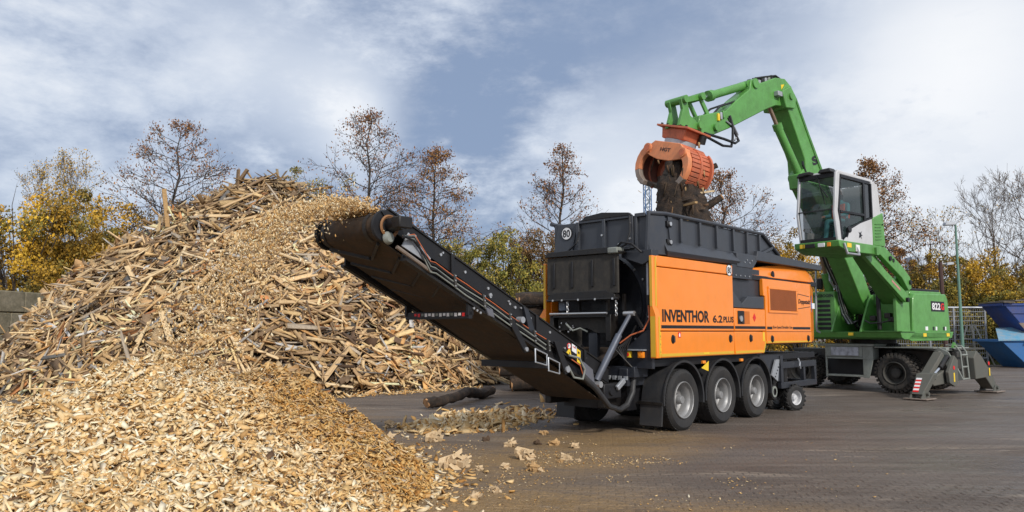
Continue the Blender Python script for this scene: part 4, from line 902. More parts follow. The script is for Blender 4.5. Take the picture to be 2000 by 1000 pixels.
o=P_('grille_slats',b,gm,smooth=False); o['kind']='stuff'
P_('stripe',MB().box(3.10,3.32,SY-.004,SY-.001,1.65,1.70),blacks,smooth=False); P_('stripe',MB().box(4.30,5.20,SY-.004,SY-.001,1.65,1.70),blacks,smooth=False)
P_('hood_joint',MB().box(3.06,5.24,SY-.003,SY-.001,1.598,1.612),paint('panel_joint',(.30,.07,.01),.6,dirt=0),smooth=False)
text('Slow Speed Shredder Line',.92,.075,(3.35,SY-.001,1.645),XA,YA,blacks,SH,.01,ext=.003)
text('Doppstadt',.62,.125,(4.62,SY-.001,2.16),XA,YA,blacks,SH,.03,ext=.003,italic=.25)
for a in (([(4.56,2.07),(5.26-.02,2.13),(5.24,2.142),(4.56,2.082)]),([(4.60,2.385),(5.20,2.345),(5.20,2.357),(4.60,2.397)]),([(4.56,2.07),(4.575,2.07),(4.61,2.395),(4.595,2.395)])): P_('logo_frame',MB().prism(a,'y',SY-.004,SY-.001),blacks,smooth=False)
P_('sticker',MB().add([(5.40,-.012+.03,2.05),(5.48,.035,2.02),(5.62,.085,2.20),(5.56,.06,2.34),(5.42,.005,2.40),(5.36,-.01,2.36)],[(0,1,2,3,4,5)]),bluest,smooth=False)
P_('sticker',MB().box(5.42,5.56,.008,.02,2.10,2.22,T(0,-.01,0)@Matrix.Rotation(0,4,'Z')),white,smooth=False)
for x in (3.30,5.06): handle(x,1.46)
P_('reflective_tape',MB().box(3.10,5.22,SY-.004,SY-.001,1.385,1.415),yellow,smooth=False)
# front frame, support wheel and drawbar
for yo in (.05,2.05):
    P_('front_frame',MB().box(3.85,5.66,yo,yo+.09,.86,.99),navy,.008); P_('front_frame',MB().box(3.85,5.66,yo,yo+.09,.46,.58),navy,.008)
    P_('front_frame',MB().box(3.85,3.97,yo+.001,yo+.089,.56,1.12),navy,.008); P_('front_frame',MB().box(5.56,5.655,yo+.001,yo+.089,.56,.88),navy,.008); P_('front_frame',MB().box(4.98,5.06,yo+.001,yo+.089,.56,.88),navy,.008)
P_('front_frame',MB().box(5.56,5.65,.14,2.05,.48,.57),navy,.008); P_('front_frame',MB().box(5.56,5.65,.14,2.05,.88,.97),navy,.008)
P_('landing_leg',MB().box(3.62,3.76,.12,.26,.25,1.1),blackg,.008); P_('winch_drum',MB().lathe([(.0,-.02),(.14,-.02),(.15,0),(.15,.12),(0,.14)],20,T(3.55,.10,.42)),blackg)
P_('winch_drum',MB().lathe([(.07,-.04),(.11,-.04),(.11,-.01),(.07,-.01)],20,T(3.55,.10,.42)),dgrey)
P_('chain_hook',MB().tube([(4.62,.02,1.05),(4.66,.0,.96),(4.62,-.01,.90),(4.68,.0,.84)],.018,6),galv)
def lug_wheel(x,y,z,r,w,par,rimm,yaw=0,lug=18):
    M=T(x,y,z)@Matrix.Rotation(yaw,4,'Z')
    wh=P_('support_wheel',MB().lathe([(r*.55,0),(r*.8,-.01),(r*.93,.02),(r*.93,w-.02),(r*.8,w+.01),(r*.55,w)],28,M),rubber,par=par)
    b=MB()
    for k in range(lug):
        a=2*PI*k/lug
        for s in (0,1):
            M2=M@Matrix.Rotation(-a-(.5*2*PI/lug if s else 0),4,'Y')@T(r*.93,w*(.27 if s==0 else .73),0)@Matrix.Rotation(.6 if s else -.6,4,'X')
            b.box(-.01,r*.08,-w*.28,w*.28,-.02,.02,M2)
    P_('lug_tread',b,rubber,par=wh)
    P_('rim',MB().lathe([(r*.55,.01),(r*.5,.02),(r*.46,.09),(r*.2,.11),(r*.18,.04),(0,.03)],24,M),rimm,par=wh)
    return wh
lug_wheel(4.32,-.05,.26,.27,.22,SH,grey,-.35); lug_wheel(4.32,.36,.26,.27,.2,SH,grey,-.35)
P_('support_leg',MB().box(4.25,4.4,.16,.34,.26,1.1),blackg,.01)
# ---- hopper
hm=navy2
zb,zt=2.83,3.52
# near long side: sloped lip, ribbed wall
P_('hopper_lip',MB().prism([(-.03,2.81),(.02,2.80),(.06,3.10),(.02,3.10),(-.045,2.93)],'x',-.42,2.02) if False else MB().add([(-.42,.0,2.82),(2.02,.0,2.84),(2.05,-.05,2.90),(-.50,-.05,2.90),(-.46,.06,3.10),(1.9,.06,3.08),(-.42,.12,2.82),(2.02,.12,2.84),(-.46,.12,3.10),(1.9,.12,3.08)],[(0,1,2,3),(3,2,5,4),(0,6,7,1),(4,5,9,8),(0,3,4,8,6),(1,7,9,5,2),(6,8,9,7)]),hm,.008)
P_('hopper_side',MB().prism([(-.44,3.06),(2.2,3.06),(3.35,3.08),(3.86,3.16),(3.15,3.49),(-.44,3.49)],'y',.045,.08),hm,.004)
P_('hopper_side',MB().prism([(-.44,2.84),(3.75,2.84),(3.86,3.10),(3.15,3.49),(-.44,3.49)],'y',2.12,2.16),hm,.004)
P_('hopper_rail',MB().tube([(-.80,.12,3.505),(-.42,.02,3.52),(3.13,.02,3.52),(3.86,.02,3.16)],.035,8),hm)
P_('hopper_rail',MB().tube([(-.86,2.10,3.50),(3.13,2.14,3.52),(3.86,2.14,3.16)],.035,8),hm)
for x in (.04,.67,1.27,1.90,2.45,2.98): P_('hopper_rib',MB().box(x-.03,x+.03,-.005,.05,3.09,3.49),hm,.006)
P_('hopper_rib',MB().bar((3.0,.02,3.11),(3.55,.02,3.28),.05,.05),hm,.006)
P_('hopper_wing_arm',MB().prism([(1.95,2.80),(2.6,2.80),(2.9,3.06),(1.95,3.06)],'y',-.02,.10),hm,.01)
P_('hopper_wing',MB().add([(2.72,-.03,2.97),(5.96,-.03,2.96),(5.98,-.03,3.07),(2.80,-.03,3.16),(2.72,2.2,2.97),(5.96,2.2,2.96),(5.98,2.2,3.07),(2.80,2.2,3.16)],[(0,1,2,3),(4,7,6,5),(3,2,6,7),(0,4,5,1),(0,3,7,4),(1,5,6,2)]),hm,.008)
for k in range(4): P_('bolt',MB().disc((2.25+.10*k,-.022,2.9+.05*(k%2)),.014,(0,-1,0),8,.01),zinc)
# slope sheet at the front end inside
P_('hopper_front',MB().add([(3.1,.08,3.45),(3.1,2.12,3.45),(3.8,2.12,3.12),(3.8,.08,3.12),(3.05,.08,3.42),(3.05,2.12,3.42)],[(0,1,2,3),(0,4,5,1)]),hm)
# bevelled corner with bolts
P_('hopper_corner',MB().add([(-.80,.10,2.84),(-.44,.0,2.84),(-.44,.03,3.52),(-.80,.12,3.50),(-.76,.16,2.84),(-.44,.06,2.84),(-.44,.08,3.52),(-.76,.17,3.50)],[(0,1,2,3),(4,7,6,5),(0,4,5,1),(3,2,6,7),(0,3,7,4),(1,5,6,2)]),hm,.006)
for z in (3.36,3.06):
    P_('latch',MB().box(-.40,-.26,-.0,.05,z-.05,z+.05),black,.01); P_('bolt',MB().disc((-.33,-.002,z),.035,(0,-1,0),12,.02),zinc)
P_('latch_plate',MB().prism([(-.28,2.95),(-.20,3.0),(-.22,3.5),(-.36,3.5)],'y',.02,.045),hm)
# tail wall of the hopper (faces -x)
xe=-.86
P_('hopper_tail',MB().box(xe,xe+.04,.10,2.02,2.90,3.47),hm)
P_('hopper_tail_side',MB().add([(xe-.03,2.04,2.90),(xe-.03,1.62,2.90),(xe-.01,1.50,3.47),(xe-.01,1.93,3.47),(xe+.02,2.04,2.90),(xe+.02,1.62,2.90),(xe+.02,1.50,3.47),(xe+.02,1.93,3.47)],[(0,1,2,3),(4,7,6,5),(0,3,7,4),(1,5,6,2),(0,4,5,1),(3,2,6,7)]),hm,.006)
for yy in (1.47,.92,.36): P_('hopper_rib',MB().box(xe-.055,xe,yy-.03,yy+.03,2.94,3.47),hm,.006)
for (a,b2,z0,z1) in ((.36,1.47,3.44,3.50),(.36,1.47,2.93,2.98),(.08,.33,3.44,3.50)): P_('hopper_rib',MB().box(xe-.05,xe,a+.03,b2-.03,z0,z1),hm,.006)
P_('hopper_rib',MB().box(xe-.045,xe,.26,.31,2.90,3.47),hm,.006); P_('hopper_rib',MB().bar((xe-.02,.10,2.9),(xe-.02,.05,3.5),.05,.05),hm,.006)
P_('tail_top_flap',MB().prism([(1.40,3.48),(1.30,3.55),(.95,3.585),(.42,3.53),(.36,3.48)],'x',xe-.06,xe+.02),blackg,.008)
sign80((xe-.032,1.72,3.30),(0,-1,0),.115,(-1,0,0),.13)
P_('hose',MB().tube([(xe-.06,1.42,3.3),(xe-.10,1.46,3.1),(xe-.12,1.62,2.98),(xe-.10,1.75,2.95)],.018,6),blacks); P_('hose',MB().tube([(xe-.04,.40,3.5),(xe-.10,.36,3.2),(xe-.12,.42,3.0),(xe-.14,.62,2.93)],.018,6),blacks); P_('hose',MB().tube([(xe-.10,.62,2.97),(xe-.16,.48,3.04),(xe-.14,.30,3.0),(xe-.08,.16,2.86)],.02,6),blacks)
for yy,z in ((1.46,3.15),(1.9,2.97),(.94,3.2),(.38,3.35),(.38,3.1),(.6,3.02)): P_('bolt',MB().disc((xe-.06,yy,z),.018,(-1,0,0),8,.015),zinc)
# tail shelf and curtain
P_('tail_shelf',MB().prism([(.44,2.87),(2.06,2.88),(1.98,2.97),(.70,2.97),(.56,2.94)],'x',-1.10,-.84),blackg,.008)
P_('shelf_bracket',MB().box(-1.12,-.92,.50,.70,2.86,2.96),dgrey,.02)
P_('shelf_beam',MB().prism([(-.02,2.74),(.16,2.66),(.56,2.80),(.56,2.90),(-.02,2.90)],'x',-.92,-.72),navy,.01)
cu_=P_('rubber_curtain',MB().box(-1.06,-1.02,.53,2.03,2.22,2.87),curtain,.012)
for yy in (1.86,1.46,1.04,.60): P_('curtain_bar',MB().box(-1.085,-1.06,yy-.022,yy+.022,2.34,2.78),black,.006,par=cu_)
P_('tail_plate',MB().box(-.62,-.56,.06,2.14,1.17,2.80),navy)
P_('drum_ring',MB().lathe([(.82,0),(.86,-.05),(.90,0)],48,T(-.62,1.18,2.05)@Matrix.Rotation(PI/2,4,'Z')@Matrix.Diagonal((1,-1,1,1))),navy)
P_('drum_disc',MB().lathe([(0,-.02),(.80,-.02),(.82,0)],48,T(-.64,1.18,2.05)@Matrix.Rotation(PI/2,4,'Z')),black)
for k in range(9): a=R(-60+k*15); P_('bolt',MB().disc((-.64,1.18-.98*math.cos(a)*1,2.05+.80*math.sin(a)) if abs(a)<1.2 else (-.64,.2,1.4+k*.1),.018,(-1,0,0),8,.02),zinc)
P_('side_post',MB().box(-.84,-.70,.02,.10,1.2,2.84),navy,.008)
P_('conduit',MB().tube([(-.86,.10,2.70),(-.86,.10,2.12)],.022,8),galv); P_('conduit',MB().tube([(-.86,.10,2.18),(-.86,.10,2.02)],.03,8),black)
P_('cable',MB().tube([(-.86,.10,2.05),(-.87,.08,1.80),(-.92,.16,1.62),(-1.0,.34,1.55),(-1.05,.52,1.42)],.012,6),copper)
for yy in (1.55,.95,.62): P_('support_bar',MB().box(-.80,-.74,yy-.02,yy+.02,1.95,2.22),blackg)
P_('tail_ledge',MB().prism([(.56,2.14),(1.98,2.14),(1.98,2.20),(1.85,2.26),(.75,2.27),(.58,2.20)],'x',-1.10,-.95),blackg,.006)
P_('rail',MB().tube([(-1.10,.50,2.13),(-1.10,2.0,2.13)],.020,8),blackg)
for yy in (.6,.95,1.3,1.65,1.85): P_('bolt',MB().disc((-1.11,yy,2.13),.018,(-1,0,0),8,.02),zinc)
P_('relay_box',MB().box(-.98,-.88,1.70,1.84,1.96,2.12),paint('blue_grey_box',(.16,.19,.24),.5,dirt=.3),.01)
for yy in (.56,1.56):
    for k in range(6): P_('chain_link',MB().lathe([(.018,-.006),(.026,0),(.018,.006)],10,T(-1.08,yy,2.09-k*.042)@Matrix.Rotation(PI/2*(k%2),4,'Z')@Matrix.Diagonal((1,1,1.4,1))),zinc)
P_('chute_rail',MB().tube([(-1.14,.70,1.90),(-1.14,1.90,1.90)],.018,8),zinc)
P_('chute_frame',MB().box(-1.10,-.95,.68,1.92,1.84,1.88),blackg); P_('chute_frame',MB().box(-1.10,-.90,.66,.76,1.45,1.88),blackg,.006); P_('chute_frame',MB().box(-1.10,-.90,1.86,1.94,1.35,1.88),blackg,.006)
P_('chute_cover',MB().prism([(.78,1.84),(1.84,1.84),(1.84,1.60),(1.5,1.66),(1.2,1.66),(1.0,1.58),(.78,1.58)],'x',-1.00,-.94),curtain)
P_('chute_wall',MB().add([(-.95,1.9,1.85),(-.60,1.6,1.85),(-.60,1.6,1.0),(-1.6,1.85,.95)],[(0,1,2,3)]),curtain); P_('chute_floor',MB().add([(-.6,.7,1.35),(-.6,1.7,1.35),(-1.7,1.75,.85),(-1.7,.7,.85)],[(0,1,2,3)]),beltm)
P_('inner_post',MB().box(-.98,-.90,1.02,1.20,1.15,1.58),navy,.008)
for k in range(10): P_('bolt',MB().disc((-1.02,1.62+random.uniform(-.15,.2),1.66+random.uniform(-.1,.12)),.014,(-1,0,0),7,.02),zinc)
P_('hose',MB().tube([(-1.0,1.6,1.7),(-1.12,1.55,1.72),(-1.12,1.42,1.62),(-1.05,1.32,1.66),(-1.0,1.2,1.6)],.016,6),dgrey)
P_('grab_handle',MB().tube([(-.92,1.95,1.9),(-1.0,1.98,1.78),(-1.0,1.98,1.62),(-1.1,2.08,1.5)],.016,6),galv)
# lower right tail bracket with lamps
P_('lamp_bracket',MB().prism([(.55,1.32),(.12,1.62),(.02,1.62),(.02,1.02),(.48,1.02),(.58,1.15)],'x',-.90,-.82),navy,.01)
P_('lamp_bracket',MB().box(-.98,-.90,.12,.56,1.305,1.325),galv)
for yy in (.44,.20): 
    P_('tail_lamp',MB().box(-.96,-.90,yy-.05,yy+.05,1.19,1.29),amber if yy<.3 else gelb,.008); P_('lamp_lens',MB().disc((-.955,yy,1.24),.03,(-1,0,0),12,.012),red if yy>.3 else amber)
P_('tail_bumper',MB().box(-.98,-.60,.30,1.9,.88,1.05),navy,.01)
for k in range(6): P_('tooth_bar',MB().box(-1.02,-.98,.42+k*.11,.48+k*.11,.84,.90),galv)
P_('underframe',MB().box(-.9,-.5,.5,1.8,.35,.88),black); P_('cross_member',MB().box(-1.35,-.6,.62,.74,.42,.62),blackg,.01); P_('cross_member',MB().box(-1.35,-.6,1.72,1.84,.42,.62),blackg,.01)
for k in range(7): P_('hose',MB().tube([(-.92,.30+.03*k,1.7-.05*k),(-1.0-.02*k,.42+.03*k,1.35),(-.95,.5-.03*k,1.0),(-.8,.4,.9)],.014,5),blacks if k%2 else blackg)
steelb=paint('blue_grey_steel',(.10,.115,.15),.35,.3,dirt=.4)
for yo,l0 in ((.36,1.88),):
    P_('lift_cylinder',MB().tube([(-.98,yo,l0),(-1.30,yo+.11,1.39)],.035,10),steelb); P_('lift_cylinder',MB().tube([(-1.20,yo+.07,1.55),(-1.62,yo+.20,.86)],.055,12),steelb); P_('pin',MB().tube([(-.98,yo-.08,1.89),(-.98,yo+.12,1.89)],.04,10),zinc); P_('pin',MB().tube([(-1.64,yo+.1,.80),(-1.64,yo+.3,.80)],.05,10),zinc)
P_('lift_cylinder',MB().tube([(-.98,2.02,1.6),(-1.62,1.92,.86)],.05,10),galv)
P_('strut',MB().bar((-.95,.30,1.88),(-1.0,.12,1.66),.03,.05),blackg)
# ---- conveyor
CO=P_('conveyor',MB().add([],[]),black) if False else empty('conveyor',(0,0,0)); CO.parent=SH
sl=-.462; an=math.atan(.462)
def cz(x,off=0): return 3.06+(x+5.64)*sl+off     # top edge of the side board
def strip(x0,x1,o0,o1,y0,y1,name,mat,bev=0):
    return P_(name,MB().prism([(x0,cz(x0,o0)),(x1,cz(x1,o0)),(x1,cz(x1,o1)),(x0,cz(x0,o1))],'y',y0,y1),mat,bev,par=CO)
for y0,s in ((.60,-1),(1.86,1)):
    ya,yb=(y0,y0+.03)
    P_('side_board',MB().prism([(-5.70,3.01),(-5.58,cz(-5.58)),(-1.25,cz(-1.25)),(-1.25,cz(-1.25,-.24)),(-5.50,cz(-5.50,-.22))],'y',ya,yb),black,.004,par=CO)
    P_('side_board_edge',MB().prism([(-5.60,cz(-5.60,.012)),(-1.25,cz(-1.25,.012)),(-1.25,cz(-1.25,-.008)),(-5.60,cz(-5.60,-.008))],'y',ya-.02,yb+.01),blackg,par=CO)
    strip(-5.35,-1.3,-.27,-.46,ya+(.03 if s<0 else -.03),yb+(.03 if s<0 else -.03),'side_channel',black)
    strip(-5.35,-1.3,-.44,-.475,ya-.03 if s<0 else ya-.0,yb+.05,'channel_flange',blackg)
    strip(-5.35,-1.3,-.265,-.29,ya-.03 if s<0 else ya,yb+.05,'channel_flange',blackg)
for x in (-4.62,-3.0,-1.9): P_('board_rib',MB().prism([(x,cz(x,.0)),(x+.05,cz(x+.05,.0)),(x+.05,cz(x+.05,-.26)),(x,cz(x,-.26))],'y',.565,.6),black,.004,par=CO)
# belt loop
dr=.165
hx,hz=-5.62,2.84; tx,tz=-1.35,.70
def loop(r): 
    pts=[]
    for k in range(13): a=PI/2+an+ -an*0 + k*PI/12; a=R(90)-an+k*PI/12; pts.append((hx+r*math.cos(a+0),hz+r*math.sin(a)))
    for k in range(9): a=R(270)-an+k*PI/8; pts.append((tx+r*math.cos(a),tz+r*math.sin(a)))
    return pts
o_,i_=loop(dr),loop(dr-.015); nn=len(o_); vs=[];fs=[]
for (p,q) in zip(o_,i_):
    for yv in (.68,1.77): vs.append((p[0],yv,p[1]))
    for yv in (.68,1.77): vs.append((q[0],yv,q[1]))
for k in range(nn):
    a=4*k;b2=4*((k+1)%nn); fs+=[(a,a+1,b2+1,b2),(a+2,b2+2,b2+3,a+3),(a,b2,b2+2,a+2),(a+1,a+3,b2+3,b2+1)]
P_('belt',MB().add(vs,fs),beltm,par=CO)
# chevron cleats on the return run (seen from below) and over the head drum
ux,uz=math.cos(an),-math.sin(an); nxn,nzn=-math.sin(an),-math.cos(an)   # down-normal of the return run
Mret=Matrix(((ux,0,-nxn,hx+dr*nxn),(0,1,0,0),(uz,0,-nzn,hz+dr*nzn),(0,0,0,1)))
Lr=math.hypot(tx-hx,tz-hz); k=0; s_=.05
while s_<Lr-.35:
    for (ya,yb) in ((.74,1.22),(1.74,1.26)):
        M=Mret; P_('cleat',MB().add([(s_,ya,-.045),(s_+.30,yb,-.045),(s_+.335,yb,-.045),(s_+.035,ya,-.045),(s_-.01,ya,.002),(s_+.29,yb,.002),(s_+.345,yb,.002),(s_+.045,ya,.002)],[(0,1,2,3),(0,4,5,1),(3,2,6,7),(0,3,7,4),(1,5,6,2)],M),plast,par=CO)
    s_+=.36; k+=1
P_('head_drum',MB().tube([(hx,.64,hz),(hx,1.86,hz)],dr-.02,28),blackg,par=CO)
for yy in (.62,1.82): P_('drum_flange',MB().lathe([(0,0),(dr+.02,0),(dr+.035,.02),(dr+.02,.045),(0,.045)],28,T(hx,yy,hz)),black,par=CO)
P_('belt_edge',MB().lathe([(dr+.012,0),(dr+.02,.06)],24,T(hx,1.66,hz),R(60),R(260)),plast,par=CO); P_('belt_edge',MB().lathe([(dr+.012,0),(dr+.02,.06)],24,T(hx,.78,hz),R(60),R(260)),plast,par=CO)
P_('drum_motor',MB().tube([(hx+.06,.62,hz+.02),(hx+.06,.36,hz+.02)],[.085,.08],12),black,par=CO); P_('drum_motor',MB().box(hx-.02,hx+.18,.34,.50,hz-.04,hz+.10),blackg,.015,par=CO)
P_('motor_ring',MB().lathe([(.10,0),(.125,-.02),(.14,0)],20,T(hx+.04,.60,hz)),paint('rusty_ochre',(.28,.13,.05),.6,dirt=.5),par=CO)
P_('bearing_housing',MB().lathe([(0,-.05),(.05,-.05),(.075,-.02),(.08,0)],16,T(hx+.02,.60,hz-.14)),dgrey,par=CO)
P_('guard_plate',MB().prism([(hx+.30,hz-.05),(hx+.66,hz-.34),(hx+.60,hz-.40),(hx+.20,hz-.22)],'y',.565,.585),galv,.004,par=CO)
P_('tension_rod',MB().tube([(hx+.12,.56,hz-.24),(hx+.65,.56,hz-.50)],.025,8),bare,par=CO)
def offs(pts,w=0): return [(x,y,cz(x,o)) for x,y,o in pts]
for q,(m_,oo,rd) in enumerate(((blacks,-.30,.014),(dgrey,-.335,.010),(blacks,-.37,.015),(dgrey,-.405,.010),(copper,-.275,.007))):
    pts=[(hx+.12,.45,-.27-(q%3)*.01),(hx+.35,.52,-.20+.02*q),(hx+.62,.53,oo-.03)]
    x=-4.9
    while x<-2.6: pts.append((x,.55+random.uniform(-.012,.012),oo+random.uniform(-.014,.014))); x+=.26
    P_('hydraulic_hose',MB().tube(offs(pts),rd,6),m_,par=CO)
for x in (-4.62,-4.1,-3.6,-3.1,-2.8):
    P_('hose_clamp',MB().prism([(x,cz(x,-.26)),(x+.035,cz(x,-.26)),(x+.075,cz(x,-.42)),(x+.035,cz(x,-.42))],'y',.53,.56),dgrey2,par=CO)
    for oo in (-.27,-.33,-.40): P_('bolt',MB().disc((x+.03,.528,cz(x+.03,oo)),.010,(0,-1,0),7,.012),zinc,par=CO)
xx=-5.2
while xx<-1.4:
    P_('bolt',MB().disc((xx,.60,cz(xx,-.10)),.019,(0,-1,0),10,.014),zinc,par=CO); xx+=.42
for (x,oo,r_) in ((-4.75,-.06,.014),(-3.9,-.17,.028),(-3.55,-.08,.014),(-3.42,-.10,.02),(-3.3,-.05,.014),(-2.35,-.18,.016),(-3.9,-.19,.02),(-2.1,-.05,.014)): P_('bolt',MB().disc((x,.60,cz(x,oo)),r_,(0,-1,0),10,.02),zinc,par=CO)
P_('fold_hinge',MB().prism([(-3.28,cz(-3.28,-.02)),(-3.18,cz(-3.18,-.02)),(-3.02,cz(-3.02,-.30)),(-3.16,cz(-3.16,-.34))],'y',.55,.60),navy,.006,par=CO)
P_('pivot_boss',MB().tube([(-3.35,.50,cz(-3.35,-.24)),(-3.35,.60,cz(-3.35,-.24))],.045,12),galv,par=CO)
P_('fold_link',MB().prism([(-3.62,cz(-3.62,-.36)),(-3.5,cz(-3.5,-.30)),(-3.18,cz(-3.18,-.60)),(-3.28,cz(-3.28,-.66))],'y',.53,.57),black,.006,par=CO); P_('bolt',MB().disc((-3.26,.53,cz(-3.26,-.60)),.03,(0,-1,0),12,.02),galv,par=CO)
for dx in (0,.28): P_('step_frame',MB().tube([(-3.05+dx,.55,cz(-3.05+dx,-.50)),(-3.10+dx,.50,cz(-3.0+dx,-.66)),(-2.86+dx,.50,cz(-2.8+dx,-.62)),(-2.80+dx,.55,cz(-2.8+dx,-.47)),(-3.05+dx,.55,cz(-3.05+dx,-.50))],.012,6),galv,par=CO)
P_('fold_link',MB().prism([(-2.66,cz(-2.66,-.22)),(-2.56,cz(-2.56,-.18)),(-2.30,cz(-2.30,-.50)),(-2.42,cz(-2.42,-.60))],'y',.52,.56),black,.006,par=CO); P_('bolt',MB().disc((-2.38,.52,cz(-2.38,-.50)),.045,(0,-1,0),14,.025),galv,par=CO)
P_('hose_loop',MB().tube([(-2.3,.55,cz(-2.3,-.26)),(-2.12,.50,cz(-2.12,-.22)),(-2.0,.49,cz(-2.0,-.34)),(-2.05,.49,cz(-2.05,-.50)),(-2.25,.5,cz(-2.25,-.56)),(-2.36,.52,cz(-2.36,-.44))],.016,6),dgrey,par=CO)
P_('hose_loop',MB().tube([(-2.25,.54,cz(-2.25,-.30)),(-2.1,.5,cz(-2.1,-.32)),(-2.0,.52,cz(-2.0,-.44)),(-1.85,.55,cz(-1.85,-.44)),(-1.7,.55,cz(-1.7,-.50))],.008,6),copper,par=CO)
P_('junction_cover',MB().prism([(-1.95,cz(-1.95,-.20)),(-1.72,cz(-1.72,-.22)),(-1.66,cz(-1.66,-.46)),(-1.80,cz(-1.80,-.50)),(-1.92,cz(-1.92,-.40))],'y',.55,.60),paint('plate_blue_grey',(.12,.125,.15),.5,dirt=.3),.01,par=CO)
P_('junction_cover',MB().prism([(-4.05,cz(-4.05,-.36)),(-3.9,cz(-3.9,-.36)),(-3.86,cz(-3.86,-.46)),(-3.98,cz(-3.98,-.48))],'y',.54,.58),paint('plate_blue_grey',(.12,.125,.15),.5),.01,par=CO)
P_('hose_loop',MB().tube([(-2.0,.55,cz(-2.0,-.42)),(-1.75,.47,cz(-1.75,-.52)),(-1.5,.42,.47),(-1.25,.40,.40),(-1.05,.40,.46),(-.92,.38,.65),(-.85,.4,.9)],.045,10),plast,par=CO)
P_('tail_drum',MB().tube([(tx,.62,tz),(tx,1.86,tz)],dr-.02,20),blackg,par=CO); P_('bearing_housing',MB().box(tx-.16,tx+.30,.50,.62,tz-.14,tz+.10),black,.02,par=CO); P_('bearing_housing',MB().lathe([(0,-.03),(.06,-.03),(.07,0)],14,T(tx+.02,.50,tz-.02)),blacks,par=CO); P_('spring_cap',MB().bar((tx+.12,.46,tz+.02),(tx+.32,.46,tz+.14),.05,.08),galv,.01,par=CO)
# safety signs on the side board
def sboard(x,oo,w,h,mat,d=.004,name='safety_sign'):
    return P_(name,MB().prism([(x,cz(x,oo)),(x+w,cz(x+w,oo)),(x+w,cz(x+w,oo-h)),(x,cz(x,oo-h))],'y',.60-d,.60-.001),mat,smooth=False,par=CO)
P_('safety_sign',MB().disc((-2.24,.598,cz(-2.24,-.10)),.045,(0,-1,0),18,.003),red,par=CO); P_('safety_sign',MB().disc((-2.24,.5945,cz(-2.24,-.10)),.034,(0,-1,0),18,.002),white,par=CO)
sboard(-2.17,-.03,.11,.11,white); sboard(-2.05,-.05,.085,.20,gelb); 
x=-2.30; P_('safety_sign',MB().prism([(x,cz(x,-.22)),(x+.12,cz(x+.12,-.24)+.01),(x+.08,cz(x+.08,-.11))],'y',.596,.599),gelb,smooth=False,par=CO)
for (x,oo) in ((-2.03,-.08),(-2.03,-.17)): sboard(x,oo,.04,.035,blacks,.006,'pictogram')
sboard(-2.235,-.185,.016,.05,blacks,.006,'pictogram'); sboard(-2.15,-.06,.07,.012,red,.006,'pictogram')
# cross beams under the return belt
Mb=T(-4.62,0,cz(-4.62,-.50))
def cross(x,zoff,w,h): return P_('cross_beam',MB().box(x-w/2,x+w/2,.60,1.90,cz(x,zoff)-h,cz(x,zoff)),black,.006,par=CO)
cross(-4.25,-.55,.07,.10); cross(-2.75,-.55,.07,.10)
for k in range(14):
    y0=1.70-k*.075; m_=red if k<3 or k==13 else white
    P_('marker_print',MB().box(-4.289,-4.286,y0-.05,y0-.0,cz(-4.25,-.55)-.055-(.01*(k%2)),cz(-4.25,-.55)-.02),m_ if k%4!=2 else dgrey,smooth=False,par=CO)
for yy in (.62,1.88): P_('beam_lug',MB().box(-4.30,-4.20,yy-.02,yy+.02,cz(-4.25,-.6),cz(-4.25,-.40)),black,par=CO)
for zz in (0,.06,.12): P_('bolt',MB().disc((-4.22+zz,.585,cz(-4.22+zz,-.50)),.016,(0,-1,0),8,.02),zinc,par=CO)
# ---------------------------------------------------------------- material handler: x = boom direction, y = its left, z up
FX,FY=-.7771,-.6293
EX=empty('material_handler',(10.2,21.4,0),math.atan2(FY,FX)); tag(EX,'green wheeled material handler with raised cab reaching its orange grapple over the hopper','excavator')
def E_(name,mb,mat,bevel=0,par=None,**k): return mb.build(name,mat,par or EX,bevel=bevel,**k)
def big_wheel(r0,l,far=False):
    """outer face towards +x; dual tyre"""
    M=T(r0,l,.52)@Matrix.Rotation(-PI/2,4,'Z')   # local y -> +x
    M=T(r0,l,.52)@Matrix.Rotation(PI/2,4,'Z')    # local -y faces +x
    sgn=1 if not far else -1
    prof=[(.29,.03),(.33,-.005),(.42,-.015),(.475,.02),(.49,.05),(.49,.24),(.475,.27),(.42,.295),(.42,.33),(.475,.35),(.49,.38),(.49,.56),(.475,.59),(.40,.61),(.29,.6)]
    w=E_('wheel',MB().lathe(prof,36,M),mudrubber)
    b=MB(); nl=30
    for k in range(nl):
        a=2*PI*k/nl
        for (y0,ph) in ((.012,0),(.15,.5),(.36,0),(.48,.5)):
            M2=M@Matrix.Rotation(-(a+ph*2*PI/nl),4,'Y'); b.box(.465,.528,y0,y0+.115,-.030,.030,M2)
        M2=M@Matrix.Rotation(-a,4,'Y'); b.add([(.44,-.012,-.028),(.44,-.012,.028),(.525,.02,.026),(.525,.02,-.026),(.44,.03,-.028),(.44,.03,.028),(.52,.06,.026),(.52,.06,-.026)],[(0,1,2,3),(4,7,6,5),(0,3,7,4),(1,5,6,2),(3,2,6,7)],M2)
    E_('tread_lugs',b,mudrubber,par=w)
    E_('rim',MB().lathe([(.30,.06),(.30,.0),(.285,-.012),(.275,.0),(.265,.08),(.24,.10),(.235,.2),(.14,.21),(.13,.10),(.12,.08),(0,.08)],32,M),dgrey2,par=w)
    for k in range(10):
        a=2*PI*k/10; p=M@Vector((.09*math.cos(a),.07,.09*math.sin(a))); E_('hub_bolt',MB().tube([p,M@Vector((.09*math.cos(a),.095,.09*math.sin(a)))],.014,6),dgrey2,par=w)
    return w
for l in (1.04,-1.62): big_wheel(1.10,l); 
for l in (1.04,-1.62):
    M=None; big_wheel(-1.05,l,True)
u=MB()
E_('chassis_beam',MB().box(-.45,.45,-2.2,2.25,.55,1.12),dgrey2,.02)
